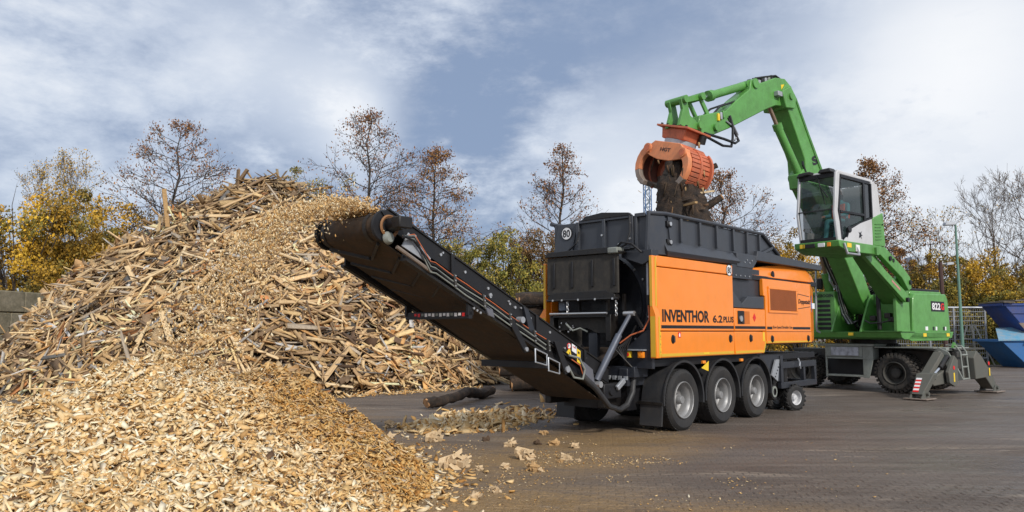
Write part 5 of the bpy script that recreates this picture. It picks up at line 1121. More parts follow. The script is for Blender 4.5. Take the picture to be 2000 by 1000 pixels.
E_('axle',MB().tube([(-1.4,1.04,.52),(.9,1.04,.52)],.12,12),dgrey2); E_('axle',MB().tube([(-1.4,-1.62,.52),(.9,-1.62,.52)],.12,12),dgrey2)
E_('slewing_ring',MB().lathe([(.0,0),(.62,0),(.66,.02),(.66,.12),(.60,.14),(.60,.30),(0,.30)],36,T(0,0,1.14)@Matrix.Rotation(PI/2,4,'X')),blackg)
b=MB()
for k in range(60): a=2*PI*k/60; b.box(.655,.69,-.016,.016,1.17,1.26,Matrix.Rotation(a,4,'Z'))
E_('ring_teeth',b,blackg)
E_('deck_plate',MB().box(.35,1.12,-1.05,.55,1.21,1.275),dgrey,.008)
E_('deck_edge',MB().box(.50,1.11,.55,2.05,1.175,1.205),dgrey,.006); E_('deck_plate',MB().box(-1.5,.5,-1.0,2.3,1.13,1.17),dgrey2)
E_('tool_box',MB().box(.62,1.10,-.84,.22,.92,1.21),dgrey,.012); E_('tool_box_door',MB().box(1.10,1.115,-.66,.12,.95,1.18),paint('scuffed_silver_panel',(.48,.50,.56),.5,.3,dirt=.8,dcol=(.12,.12,.13),dscale=7),.006)
E_('step_side',MB().box(.74,1.09,.22,.50,.85,1.21),dgrey,.012); E_('step_post',MB().prism([(.22,.85),(.50,.85),(.38,.36),(.22,.36)],'x',1.06,1.09) ,dgrey,.008)
E_('step_post',MB().box(1.06,1.09,-.84,-.79,.35,.95),dgrey,.006)
for z in (.86,.38): E_('step_tread',MB().box(.80,1.09,-.79,.24,z,z+.05),dgrey,.006)
E_('chassis_side',MB().box(.30,.62,-1.0,.8,.40,1.12),black)
# end plate with ladder at the outrigger end
E_('end_frame',MB().prism([(1.10,1.24),(2.0,1.22),(2.36,1.10),(2.50,.85),(2.62,.40),(2.42,.38),(2.30,.75),(2.12,1.0),(1.9,1.10),(1.10,1.16)],'x',1.08,1.12) if False else MB().prism([(1.30,1.23),(2.05,1.22),(2.30,1.10),(2.42,.88),(2.62,.42),(2.44,.38),(2.36,.50),(2.28,.48),(2.30,.62),(2.22,.80),(2.10,1.0),(1.95,1.12),(1.30,1.18)],'x',.86,.90),dgrey,.006)
E_('end_frame',MB().box(-.6,.86,1.95,2.25,1.12,1.2),dgrey,.01)
for rr in (.62,.26): 
    E_('ladder_rail',MB().tube([(rr,2.15,1.26),(rr,2.38,1.24),(rr,2.48,1.10),(rr,2.52,.40)],.022,8),dgrey)
for z in (1.02,.72,.42): E_('ladder_rung',MB().tube([(.62,2.50,z),(.26,2.50,z)],.022,8),dgrey)
E_('marker',MB().prism([(-.2,1.2),(-.5,1.2),(-.38,1.34)],'x',0,.05,T(.2,2.3,0)@Matrix.Rotation(PI/2,4,'Z')),green); 
E_('end_plate',MB().box(-.55,.62,2.28,2.38,.42,1.10),dgrey2,.012)
# outriggers (legs swing out at the end), near one and far one
def outrigger(r_in,r_out,l,s):
    o=E_('outrigger',MB().add([(r_in,l-.16,.95),(r_in+s*.55,l-.16,1.12),(r_in+s*.90,l-.16,.78),(r_out-s*.02,l-.16,.18),(r_out-s*.32,l-.16,.10),(r_in+s*.30,l-.16,.40),
        (r_in,l+.16,.95),(r_in+s*.55,l+.16,1.12),(r_in+s*.90,l+.16,.78),(r_out-s*.02,l+.16,.18),(r_out-s*.32,l+.16,.10),(r_in+s*.30,l+.16,.40)],
        [(0,1,2,3,4,5),(6,11,10,9,8,7),(0,6,7,1),(1,7,8,2),(2,8,9,3),(3,9,10,4),(4,10,11,5),(5,11,6,0)]),legm,.02)
    return o
# near outrigger: inner wedge, guard plate with cylinder and foot leg
o=E_('outrigger',MB().add([(1.0,2.28,.58),(1.45,2.28,.66),(2.05,2.28,.50),(2.22,2.28,.40),(2.05,2.28,.30),(1.2,2.28,.34),(1.0,2.40,.58),(1.45,2.40,.66),(2.05,2.40,.50),(2.22,2.40,.40),(2.05,2.40,.30),(1.2,2.40,.34)],
    [(0,1,2,3,4,5),(6,11,10,9,8,7),(0,6,7,1),(1,7,8,2),(2,8,9,3),(3,9,10,4),(4,10,11,5),(5,11,6,0)]),legm,.02)
def EO(name,mb,mat,bev=0): return E_(name,mb,mat,bev,par=o)
EO('leg_upper',MB().bar((1.45,2.30,1.06),(2.10,2.22,.52),.22,.13),legm,.015); EO('leg_upper',MB().tube([(1.40,2.3,1.10),(1.52,2.29,1.02)],.05,8),legm)
EO('leg_cylinder',MB().tube([(1.15,2.36,.98),(1.62,2.36,.72)],.07,12),blackg); EO('leg_rod',MB().tube([(1.60,2.36,.73),(2.05,2.32,.50)],.035,10),chrome)
EO('leg_pin',MB().tube([(2.08,2.10,.52),(2.08,2.46,.52)],.06,12),legm)
EO('foot_pad',MB().box(2.36,2.90,2.02,2.56,.02,.05),bare,.008)
for q in (2.16,2.42): EO('foot_rib',MB().prism([(2.40,.05),(2.86,.05),(2.70,.20),(2.54,.20)],'y',q-.015,q+.015),legm,.004)
EO('foot_pin',MB().tube([(2.60,2.08,.15),(2.60,2.50,.15)],.045,10),legm)
# face of the lower leg that looks at the camera
lf=E_('outrigger_leg',MB().add([(2.02,2.10,.62),(2.30,2.10,.60),(2.78,2.16,.14),(2.52,2.16,.12),(2.02,2.50,.62),(2.30,2.50,.60),(2.78,2.42,.14),(2.52,2.42,.12)],[(0,1,2,3),(4,7,6,5),(0,4,5,1),(1,5,6,2),(2,6,7,3),(3,7,4,0)]),legm,.015)
for k in range(8):
    f=.22+k*.085; a=Vector((2.30,2.14,.60)).lerp(Vector((2.78,2.19,.14)),f); b2=a+Vector((.006,.13,.006)); d=Vector((.04,0,-.040)); 
    E_('warning_stripe',MB().add([a+Vector((.006,0,.006)),b2,b2+d,a+d+Vector((.006,0,.006))],[(0,1,2,3)]),red if k%2 else white,par=lf,smooth=False)
E_('outrigger_wedge',MB().prism([(.95,.90),(1.15,1.02),(1.55,.62),(1.50,.36),(1.20,.26),(1.0,.34)],'y',2.46,2.54),legm,.012)
E_('reflector',MB().disc((1.24,2.541,.72),.05,(0,1,0),14,.008),red); E_('warning_sticker',MB().box(1.20,1.27,2.541,2.545,.38,.60),gelb,smooth=False)
# far outrigger
o=E_('outrigger',MB().add([(.15,2.30,.95),(-.05,2.30,1.12),(-.35,2.30,.98),(-1.05,2.30,.46),(-1.35,2.34,.12),(-1.05,2.34,.10),(-.55,2.30,.42),(.10,2.30,.40),
    (.15,2.62,.95),(-.05,2.62,1.12),(-.35,2.62,.98),(-1.05,2.62,.46),(-1.35,2.60,.12),(-1.05,2.60,.10),(-.55,2.62,.42),(.10,2.62,.40)],
    [tuple(range(8)),tuple(range(15,7,-1))]+[(i,i+8,(i+1)%8+8,(i+1)%8) for i in range(8)]),legm,.02)
E_('foot_pad',MB().box(-1.50,-.92,2.18,2.74,.02,.05),bare,.008,par=o); E_('foot_pin',MB().tube([(-1.2,2.25,.14),(-1.2,2.68,.14)],.045,10),legm,par=o)
for q in (2.30,2.62): E_('foot_rib',MB().prism([(-1.45,.05),(-.98,.05),(-1.14,.2),(-1.30,.2)],'y',q-.015,q+.015),legm,.004,par=o)
E_('reflector',MB().disc((-.78,2.622,.78),.05,(0,1,0),14,.008),red,par=o); E_('warning_sticker',MB().box(-.84,-.77,2.623,2.627,.46,.66),gelb,par=o,smooth=False)
# ---- upper carriage
E_('deck',MB().prism([(1.35,1.45),(1.42,1.60),(-1.9,1.60),(-1.75,1.42),(1.2,1.40)],'y',-1.30,1.40),green,.012)
E_('deck_flange',MB().box(.60,1.46,.35,1.44,1.60,1.625),green,.004)
E_('body_side',MB().prism([(.62,1.58),(.50,2.50),(.38,2.62),(-1.60,2.66),(-1.72,2.50),(-1.80,1.58)],'y',.96,1.36),green,.03)
E_('body_bevel',MB().prism([(.45,2.60),(-1.58,2.64),(-1.55,2.72),(.40,2.70)],'y',.9,1.25),green,.02)
E_('body_rear',MB().box(-1.95,-.2,-1.28,.96,1.58,2.60),green2,.04)
E_('counterweight',MB().box(-2.05,-1.80,-1.2,1.2,1.55,2.62),paint('grey_counterweight',(.07,.075,.08),.5,dirt=.3),.06)
E_('engine_vent',MB().box(-1.6,.2,.5,1.2,2.70,2.78),black,.02)
E_('body_skirt',MB().prism([(1.0,1.42),(.60,1.58),(-1.75,1.58),(-1.5,1.36),(.8,1.36)],'y',1.36,1.40),green,.006)
EY=1.362
E_('model_plate',MB().box(-1.45,-.58,EY,EY+.006,2.16,2.44),blacks,smooth=False)
text('822',.54,.19,(-.63,EY+.006,2.205),(-1,0,0),YA,white,EX,.03,ext=.003); text('G',.22,.19,(-1.20,EY+.006,2.205),(-1,0,0),YA,red,EX,.04,ext=.003)
for (r0,c_,w_) in ((-.15,white,.16),(-.62,blacks,.10),(-.80,white,.10),(-1.30,blacks,.1),(-1.42,white,.08)): E_('sticker',MB().box(r0-w_,r0,EY,EY+.004,1.64,1.74),c_,smooth=False)
E_('warning_sticker',MB().box(-.1,.1,1.402,1.406,1.47,1.56),gelb,smooth=False); E_('warning_sticker',MB().box(-1.6,-1.4,1.402,1.406,1.47,1.56),gelb,smooth=False)
# right pod with louvres
E_('right_pod',MB().box(.1,1.30,-1.25,-.38,1.58,2.72),green,.03); 
for k in range(7): E_('louvre_slot',MB().box(1.301,1.315,-.90,-.52,1.66+k*.125,1.735+k*.125),blacks,.004)
text('SENNEBOGEN',.72,.09,(1.301,-1.14,2.56),(0,1,0),YA,blacks,EX,.03,ext=.003,italic=.2)
E_('hand_rail',MB().tube([(1.35,-.74,1.55),(1.44,-.86,1.62),(1.44,-.88,1.75),(1.42,-.84,3.30),(1.36,-.78,3.40),(1.28,-.66,3.38),(1.26,-.62,3.2)],.028,8),galv)
E_('mirror',MB().box(1.2,1.3,-1.0,-.75,2.8,3.1),black,.03)
E_('engine_block',MB().box(-.25,.25,-.30,.40,1.6,2.85),blackg,.03)
for k in range(26):
    a=[random.uniform(.25,.36),random.uniform(-.3,.45),random.uniform(1.75,2.95)]; pts=[a]
    for q in range(4): a=[a[0]+random.uniform(-.03,.05),a[1]+random.uniform(-.14,.14),a[2]+random.uniform(-.16,.16)]; pts.append(a)
    E_('hydraulic_hose',MB().tube(pts,random.uniform(.012,.025),6),random.choice([blacks,blackg,dgrey,plast]))
E_('roof_vent',MB().box(-.3,.4,-.35,.35,3.02,3.12),paint('grey_cover',(.2,.2,.2),.5),.02)
# ---- cab support: tower, two linkage arms, cylinder
E_('support_tower',MB().prism([(.75,1.60),(.75,2.80),(.92,3.08),(1.22,3.14),(1.50,2.92),(1.52,1.60)],'y',1.28,1.36),green,.012)
E_('support_plate',MB().add([(.72,.50,1.62),(.72,1.28,1.62),(.80,1.28,2.72),(.80,.50,2.72),(.66,.50,1.62),(.66,1.28,1.62),(.72,1.28,2.8),(.72,.50,2.8)],[(0,1,2,3),(4,7,6,5),(0,4,5,1),(3,2,6,7),(0,3,7,4),(1,5,6,2)]),green)
E_('linkage_arm',MB().prism([(2.80,3.46),(2.70,3.62),(1.15,2.52),(1.15,2.32),(1.34,2.32)],'y',.92,1.38),green2,.015)
E_('linkage_arm',MB().prism([(3.55,3.52),(3.42,3.66),(1.20,2.62),(1.12,2.44),(1.26,2.36)],'y',1.40,1.50),green,.012)
E_('linkage_arm',MB().prism([(3.05,3.72),(3.02,3.98),(2.70,3.90),(1.40,3.28),(.98,3.02),(.92,2.72),(1.10,2.66),(1.45,2.98)],'y',1.38,1.52),green,.015)
for (r_,z_) in ((1.02,2.88),(1.22,2.42),(3.4,3.62),(2.1,3.44)): E_('pin',MB().tube([(r_,1.36,z_),(r_,1.56,z_)],.06,12),black)
E_('pin',MB().tube([(1.9,1.36,3.4),(1.9,1.535,3.4)],.05,12),black)
for (a,b2) in (((2.95,3.73),(2.55,3.54)),((2.0,2.80),(1.55,2.58))):
    w_=.05; E_('safety_print',MB().add([(a[0],1.524,a[1]),(b2[0],1.524,b2[1]),(b2[0],1.524,b2[1]+.07),(a[0],1.524,a[1]+.07)],[(0,1,2,3)]) if a[0]>2.5 else MB().add([(a[0],1.504,a[1]+.06),(b2[0],1.504,b2[1]+.06),(b2[0],1.504,b2[1]+.12),(a[0],1.504,a[1]+.12)],[(0,1,2,3)]),paint('pinkish_print',(.55,.25,.22),.5),smooth=False)
E_('cab_cylinder',MB().tube([(1.48,.90,1.66),(1.50,.90,2.60)],.055,14),blacks); E_('cab_cylinder_rod',MB().tube([(1.50,.90,2.58),(1.62,.90,3.12)],.028,10),chrome)
for (l_,z_) in ((.72,1.95),(1.10,2.02),(1.20,1.92)): E_('valve_block',MB().box(1.30,1.48,l_-.08,l_+.08,z_-.07,z_+.07),blackg,.02)
E_('hydraulic_hose',MB().tube([(1.45,.5,1.9),(1.55,.7,1.82),(1.55,1.0,1.84),(1.48,1.2,1.9)],.02,6),blacks)
E_('warning_sticker',MB().box(.801,.806,1.08,1.22,2.02,2.22),gelb,smooth=False); E_('sticker',MB().box(.801,.806,.55,.64,2.12,2.16),white,smooth=False); E_('sticker',MB().box(.801,.806,.55,.64,2.02,2.06),white,smooth=False)
E_('warning_sticker',MB().box(1.423,1.427,.02,.16,1.50,1.58),gelb,smooth=False)
# boom bracket, boom, cylinders
for l_ in (-.42,.38): E_('boom_bracket',MB().prism([(1.55,1.60),(.2,1.60),(.25,2.30),(.55,2.62),(.85,2.60),(1.05,2.42)],'y',l_,l_+.06),green,.012)
E_('pin',MB().tube([(.66,-.46,2.34),(.66,.48,2.34)],.075,14),green)
bw=.25
boom=[(.50,2.42),(.62,2.12),(.86,2.02),(1.16,2.16),(3.74,5.50),(3.86,6.05),(4.45,7.22),(4.60,7.42),(4.36,7.82),(4.12,7.78),(3.94,7.52),(3.32,6.60),(2.78,5.72),(1.75,3.98)]
# the boom leans forward: lower part narrower plate, upper part swelling
lower=[(.40,2.45),(.45,2.20),(.66,2.08),(.92,2.28),(1.80,3.48),(2.95,4.62),(3.66,5.42),(3.70,6.0),(4.0,6.50),(4.52,7.34),(4.62,7.62),(4.42,7.84),(4.22,7.80),(4.02,7.52),(3.50,6.70),(3.12,6.18),(2.76,5.66),(1.28,3.76)]
bo=E_('boom',MB().prism(lower,'y',-bw,bw),green,.02)
E_('boom_edge',MB().prism([(1.55,3.80),(1.62,3.76),(2.84,5.60),(3.55,6.66),(4.06,7.46),(4.02,7.52),(3.50,6.72),(2.78,5.68)],'y',-bw-.02,bw+.02),green2,par=bo)
for k in range(7): 
    f=k/7; p=Vector((2.85+1.15*f,.12,5.72+1.70*f)); E_('boom_bolt',MB().box(p.x-.06,p.x-.0,-.04,.05,p.z,p.z+.05),galv,par=bo)
E_('boom_hose',MB().tube([(4.5,-.05,8.0),(4.25,-.05,7.93),(4.05,-.05,7.72),(3.9,-.05,7.48),(3.7,-.05,7.16),(3.5,-.05,6.86)],.035,6),blacks,par=bo); E_('boom_hose',MB().tube([(4.7,.08,7.98),(4.3,.08,7.92),(4.1,.08,7.75),(3.92,.08,7.45),(3.62,.08,7.0)],.028,6),blacks,par=bo)
text('S',.30,.24,(3.32,bw+.001,5.86),(-.55,0,-.83) if False else (-.94,0,.34),(.34,0,.94),blacks,EX,.05,ext=.004)
E_('pivot_plate',MB().prism([(4.6,7.15),(4.20,7.20),(4.1,7.50),(4.35,7.75),(4.75,7.55)],'y',-bw-.07,bw+.07),green,.02,par=bo); E_('pin',MB().tube([(4.38,-.36,7.48),(4.38,.36,7.48)],.085,14),green,par=bo)
# stick cylinder under the boom (front side)
for l_ in (-.14,):
    E_('stick_cylinder',MB().tube([(3.86,l_+.32,5.52),(4.62,l_+.20,6.72)],.105,14),green); E_('stick_cylinder',MB().tube([(4.56,l_+.20,6.64),(4.64,l_+.20,6.78)],.12,14),green)
    E_('stick_cylinder_rod',MB().tube([(4.6,l_+.20,6.7),(5.02,l_+.16,7.36)],.05,12),paint('bronze_rod',(.35,.25,.18),.3,.7,dirt=.3))
    E_('cylinder_mount',MB().prism([(3.55,5.15),(4.0,5.2),(4.05,5.55),(3.85,5.72),(3.6,5.6)],'y',l_+.10,l_+.44),green,.02); E_('pin',MB().tube([(3.86,l_+.05,5.50),(3.86,l_+.52,5.50)],.11,14),green)
    E_('hydraulic_hose',MB().tube([(4.55,.14,6.65),(4.35,.16,6.45),(4.2,.2,6.1),(4.05,.22,5.9),(3.95,.2,5.6)],.025,6),blacks)
    E_('hydraulic_hose',MB().tube([(3.8,.24,5.9),(3.9,.30,5.8),(3.75,.30,5.6),(3.7,.28,5.4),(3.62,.2,5.2)],.03,6),blacks)
# boom lift cylinder
for l_ in (-.62,):
    E_('boom_cylinder',MB().tube([(.80,l_,1.75),(1.24,l_,3.10)],[.12,.12],14),green); E_('boom_cylinder_rod',MB().tube([(1.24,l_,3.1),(1.70,l_,4.2)],.06,12),paint('bronze_rod',(.35,.25,.18),.3,.7)); E_('cylinder_cap',MB().tube([(1.22,l_,3.08),(1.27,l_,3.24)],.135,14),green)
    E_('cylinder_mount',MB().prism([(.5,1.6),(1.15,1.6),(1.0,1.95),(.68,2.0)],'y',l_-.20,l_-.12),green,.012); E_('cylinder_mount',MB().prism([(.5,1.6),(1.15,1.6),(1.0,1.95),(.68,2.0)],'y',l_+.12,l_+.20),green,.012)
for k in range(5): E_('hydraulic_hose',MB().tube([(1.15,-.44+.03*k,2.9),(1.10,-.40+.03*k,2.5),(1.05,-.34+.04*k,2.1),(1.10,-.15+.04*k,1.82),(1.0,.10,1.9)],.022,6),[blacks,galv,blacks,dgrey,blackg][k])
for k in range(4): E_('hydraulic_hose',MB().tube([(1.35,-.34+.03*k,2.9),(1.75,-.36+.03*k,3.4),(2.2,-.34+.03*k,4.0)],.022,6),[blacks,plast,dgrey,blackg][k])
E_('hose_guard',MB().tube([(1.30,-.36,2.8),(1.50,-.40,3.0),(1.42,-.44,3.25)],.025,6),galv)
# stick
st=E_('stick',MB().prism([(4.05,7.55),(4.10,7.80),(4.42,7.96),(4.84,7.90),(5.30,7.70),(5.62,7.58),(5.78,7.66),(5.92,7.60),(5.98,7.36),(6.4,7.08),(7.0,6.62),(7.30,6.56),(7.95,6.36),(8.02,6.12),(7.84,5.92),(7.42,6.02),(6.85,6.26),(5.35,6.98),(4.88,7.18),(4.35,7.25)],'y',-.2,.2),green,.02)
E_('work_lamp',MB().box(4.75,4.95,.2,.32,7.40,7.52),galv,.01,par=st); E_('warning_sticker',MB().add([(4.35,.204,7.68),(4.60,.204,7.62),(4.62,.204,7.76),(4.38,.204,7.82)],[(0,1,2,3)]),gelb,par=st,smooth=False)
E_('stick_boss',MB().tube([(5.76,-.24,7.55),(5.76,.24,7.55)],.12,16),green,par=st); E_('stick_boss',MB().tube([(4.40,-.30,7.42),(4.40,.30,7.42)],.11,16),green,par=st)
for k in range(4): E_('hydraulic_hose',MB().tube([(4.2,-.1+.07*k,7.9),(4.7,-.1+.07*k,8.0),(5.2,-.1+.07*k,7.86),(5.6,-.1+.07*k,7.74)],.024,6),[blacks,galv,plast,blackg][k],par=st)
for k in range(5): E_('valve_block',MB().box(4.8+.14*k,4.9+.14*k,-.12,.12,7.86-.06*k,7.98-.06*k),random.choice([blackg,galv,dgrey]),.01,par=st)
E_('bucket_cylinder',MB().tube([(5.95,0,7.50),(7.30,0,6.98)],.10,14),green); E_('bucket_cylinder',MB().tube([(7.22,0,7.01),(7.36,0,6.96)],.13,14),green); E_('bucket_cylinder',MB().tube([(5.88,-.14,7.52),(5.88,.14,7.52)],.11,12),green); E_('bucket_cylinder_rod',MB().tube([(7.3,0,6.98),(7.85,0,6.80)],.045,12),chrome)
for l_ in (-.16,.16):
    E_('tipping_link',MB().bar((7.88,l_,6.80),(7.40,l_,6.18),.05,.11),green,.01); E_('tipping_link',MB().bar((7.88,l_,6.80),(8.48,l_*.8,6.60),.05,.12),green,.01)
    E_('coupler_plate',MB().prism([(8.40,6.72),(8.58,6.62),(8.52,6.40),(8.66,6.02),(7.92,6.02),(8.08,6.22),(8.28,6.30)],'y',l_-.04,l_+.04),green,.01)
    E_('hydraulic_hose',MB().tube([(6.0,l_*.8,7.2),(6.5,l_*.8,6.98),(7.1,l_*.8,6.74),(7.4,l_,6.5),(7.2,l_,6.3)],.026,6),blacks)
for (r_,z_) in ((7.88,6.80),(8.48,6.62),(7.40,6.18),(7.98,6.12)): E_('pin',MB().tube([(r_,-.27,z_),(r_,.27,z_)],.085,14),green)
E_('hose_bundle',MB().tube([(6.85,.22,6.55),(6.8,.26,6.3),(6.88,.30,6.0),(7.0,.34,5.78),(7.35,.36,5.74),(7.8,.30,5.86),(8.1,.2,5.9)],.03,8),blacks); E_('hose_bundle',MB().tube([(6.9,.2,6.5),(6.7,.22,6.22),(6.62,.28,5.98),(6.85,.34,5.88),(7.3,.36,5.9),(7.9,.28,5.95)],.03,8),blacks)
E_('hose_bundle',MB().tube([(7.0,.22,6.4),(6.72,.24,6.3),(6.58,.24,6.14),(6.75,.26,5.98)],.02,6),galv)
for k in range(3): E_('hose_clip',MB().box(7.05+.1*k,7.12+.1*k,.15,.24,6.45-.05*k,6.62-.05*k),[green,galv,gelb][k],.01)
# ---- grapple (hinge pins run along x, shells open across y)
GR=empty('grapple',(8.27,0,5.98)); GR.parent=EX; GR.rotation_euler=(R(-17),R(-5),0); GR.scale=(.97,.97,.97)
def G_(name,mb,mat,bevel=0,par=None,**k): return mb.build(name,mat,par or GR,bevel=bevel,**k)
G_('mounting_plate',MB().box(-.42,.42,-.46,.46,0,.045),rustor,.008)
for k in range(5): G_('bolt',MB().tube([(.36,-.36+k*.18,.045),(.36,-.36+k*.18,.085)],.03,6),blackg); G_('bolt',MB().tube([(-.36,-.36+k*.18,.045),(-.36,-.36+k*.18,.085)],.03,6),blackg)
G_('rotator_housing',MB().add([(.34,-.36,0),(.34,.36,0),(-.34,.36,0),(-.34,-.36,0),(.30,-.32,-.24),(.30,.32,-.24),(-.30,.32,-.24),(-.30,-.32,-.24)],[(0,1,2,3),(4,7,6,5),(0,4,5,1),(1,5,6,2),(2,6,7,3),(3,7,4,0)]),rustor,.02)
G_('slewing_ring',MB().tube([(0,0,-.24),(0,0,-.33)],.36,28),galv); G_('rotator_motor',MB().tube([(-.2,.42,-.02),(-.2,.42,-.2)],.09,12),blackg)
body=[(-.62,-.62),(-.56,-.50),(-.38,-.34),(.38,-.34),(.56,-.50),(.62,-.64),(.40,-.70),(.18,-.755),(-.18,-.755),(-.42,-.70)]
for x0 in (.36,-.42): G_('cross_plate',MB().prism(body,'x',x0,x0+.06),rustor2 if x0>0 else rustor,.012)
G_('top_case',MB().prism([(-.40,-.34),(.40,-.34),(.52,-.50),(.3,-.62),(-.3,-.62),(-.52,-.50)],'x',-.37,.37),rustor,.01)
text('HGT',.30,.085,(.422,-.15,-.56),(0,1,0),YA,blacks,GR,.03,ext=.004)
for s in (-1,1):
    for x0 in (.30,-.44):
        # curved side tine of the shell: arc from the hinge down and inwards
        pts_o=[];pts_i=[]
        for k in range(9):
            f=k/8; a=R(68)-f*R(150); ro=.62; cx_,cz_=.33,-.88
            pts_o.append((s*(cx_+.50*math.cos(a)*(.9)),cz_+ .50*math.sin(a)*1.0)); w=.21*(1-.5*f); pts_i.append((s*(cx_+(.50-w)*math.cos(a)*.9),cz_+(.50-w)*math.sin(a)))
        for lo,hi,mt_ in ((0,5,rustor2 if x0>0 else rustor),(5,9,bare)):
            seg=pts_o[lo:hi+ (1 if hi<9 else 0)]+pts_i[lo:hi+(1 if hi<9 else 0)][::-1]
            G_('shell_tine',MB().prism(seg,'x',x0,x0+.14),mt_,.010)
        G_('hinge_pin',MB().tube([(x0-.02,s*.52,-.53),(x0+.17,s*.52,-.53)],.105,18),rustor2 if x0>0 else rustor); G_('hinge_pin',MB().tube([(x0+.16,s*.52,-.53),(x0+.18,s*.52,-.53)],.075,18),rustor)
    pts=[(s*(.33+.465*.9*math.cos(R(66)-f/10*R(132))),-.88+.465*math.sin(R(66)-f/10*R(132))) for f in range(11)]+[(s*(.33+.445*.9*math.cos(R(66)-f/10*R(132))),-.88+.445*math.sin(R(66)-f/10*R(132))) for f in range(10,-1,-1)]
    G_('shell_back',MB().prism(pts,'x',-.29,.29),paint('dark_red_steel',(.16,.05,.03),.7,dirt=.7,dcol=(.05,.03,.02)))  # dark red sheet closing the gaps behind the slats
    # curved ribbed back of the shell
    b=MB(); sl_=MB(); nseg=12
    for k in range(nseg):
        f0=k/nseg; f1=(k+1)/nseg
        def pt(f,rad): a=R(70)-f*R(142); return (s*(.33+rad*.9*math.cos(a)),-.88+rad*math.sin(a))
        q0,q1,q2,q3=pt(f0+.09/nseg,.52),pt(f1-.09/nseg,.52),pt(f1-.09/nseg,.475),pt(f0+.09/nseg,.475)
        for (xa,xb) in ((-.30,-.02),(.02,.30)): G_('shell_slat',MB().prism([q0,q1,q2,q3],'x',xa,xb),rustor if k<9 else bare,.006)
    for xr_ in (-.0,):
        pts=[pt(f/10,.545) for f in range(11)]+[pt(f/10,.43) for f in range(10,-1,-1)]; G_('shell_rib',MB().prism(pts,'x',xr_-.03,xr_+.03),rustor,.006)
    pts=[pt(f/10,.55+.05*math.sin(f/10*PI)) for f in range(1,8)]+[pt(f/10,.49) for f in range(7,0,-1)]; G_('shell_rib',MB().prism(pts,'x',-.36,-.30),rustor,.006)
    pts=[pt(.86,.52),pt(1.0,.52),pt(1.0,.42),pt(.86,.44)]; G_('cutting_edge',MB().prism(pts,'x',-.42,.42),bare,.006)
# load of stump wood hanging from the grapple
LP=EX.matrix_world
def exw(r,l,z): 
    a=math.atan2(FY,FX); return Vector((10.2+math.cos(a)*r-math.sin(a)*l,21.4+math.sin(a)*r+math.cos(a)*l,z))
c0=exw(8.50,.02,5.35)
ld=empty('stump_load',c0); tag(ld,'dark splintered stump and roots hanging from the orange grapple into the hopper','tree stump')
def blob(name,pts,rs,mat,seed,n=22,amp=.35):
    r=random.Random(seed); b=MB(); P=[Vector(p) for p in pts]; D=[];Rr=[]
    for i in range(len(P)-1):
        for k in range(7): t=k/7; D.append(P[i].lerp(P[i+1],t)); Rr.append(rs[i]*(1-t)+rs[i+1]*t)
    D.append(P[-1]);Rr.append(rs[-1]); b.tube(D,Rr,n)
    m_=len(D)
    for i in range(m_):
        for j in range(n):
            v=Vector(b.v[i*n+j]); d=(v-D[i]); q=1+amp*(float(fbm(np.array([j*.55+seed]),np.array([i*.22+seed]),seed,3)[0])-.45)*2+r.uniform(-.06,.06); b.v[i*n+j]=tuple(D[i]+d*q)
    return b.build(name,mat,ld,ang=50)
blob('stump',[(-.05,0,-.05),(-.10,.0,-.55),(-.12,.02,-1.1),(-.05,0,-1.7),(-.1,0,-2.1)],[.12,.33,.36,.48,.5],logm,3)
blob('stump',[(.10,-.1,-.55),(.22,-.05,-.95),(.30,-.1,-1.4),(.48,-.1,-1.75),(.55,0,-2.0)],[.18,.34,.33,.36,.22],logm,5)
blob('stump',[(-.22,-.1,-.1),(-.20,-.1,-.6),(-.34,-.15,-1.2),(-.50,-.1,-1.9)],[.09,.11,.12,.13],logm,7,12)
blob('branch_stub',[(.48,.1,-.3),(.85,.05,-.15)],[.06,.06],logm,9,10); blob('branch_stub',[(.55,.3,-1.1),(.98,.25,-.82)],[.09,.075],logm,10,10); MB().tube([(.975,.25,-.825),(1.0,.25,-.81)],.07,10).build('cut_end',cutwood,ld)
for k in range(12):
    a=random.uniform(0,6.28); p=Vector((random.gauss(0,.22)+.05,random.gauss(0,.15),random.uniform(-1.3,-.25))); d=Vector((math.cos(a)*.5,math.sin(a)*.5,random.uniform(-1,.3))).normalized()*random.uniform(.3,.6)
    MB().bar(p,p+d,random.uniform(.04,.10),random.uniform(.02,.05)).build('jutting_board',wood_mats[random.choice([1,3,4,4,8])],ld,smooth=False)
n=110; pp=rng.normal(0,1,(n,3))*np.array([.30,.22,.48])+np.array([-.02,-.15,-1.15]); S=np.c_[rng.uniform(.08,.35,n),rng.uniform(.02,.06,n),rng.uniform(.01,.03,n)]
C=np.array([(.20,.11,.05),(.06,.04,.025),(.14,.08,.045),(.05,.03,.02),(.42,.27,.13)])[rng.integers(0,5,n)]
scatter('bark_splinters',PP,pp,rotm(rng.uniform(0,6.3,n),rng.normal(1.57,.45,n),rng.uniform(0,6.3,n)),S,C,plankm,ld)['kind']='stuff'
for (px,py,s) in ((1253,372,.10),(1240,393,.05),(1232,350,.04)):
    yv=15.6; o=bpy.data.objects.new('falling_splinter',pmesh[2]); COL.objects.link(o); o.location=(X(px,yv),yv,H(py,yv)); o.scale=(s,s*1.6,s*2); o.rotation_euler=(.3,.5,.4); tag(o,{1253:'largest of the three splinters falling in mid air left of the grapple',1240:'lowest small splinter in mid air left of the grapple',1232:'tiny splinter in mid air farthest left of the grapple'}[px],'splinter','splinters falling beside the grapple')
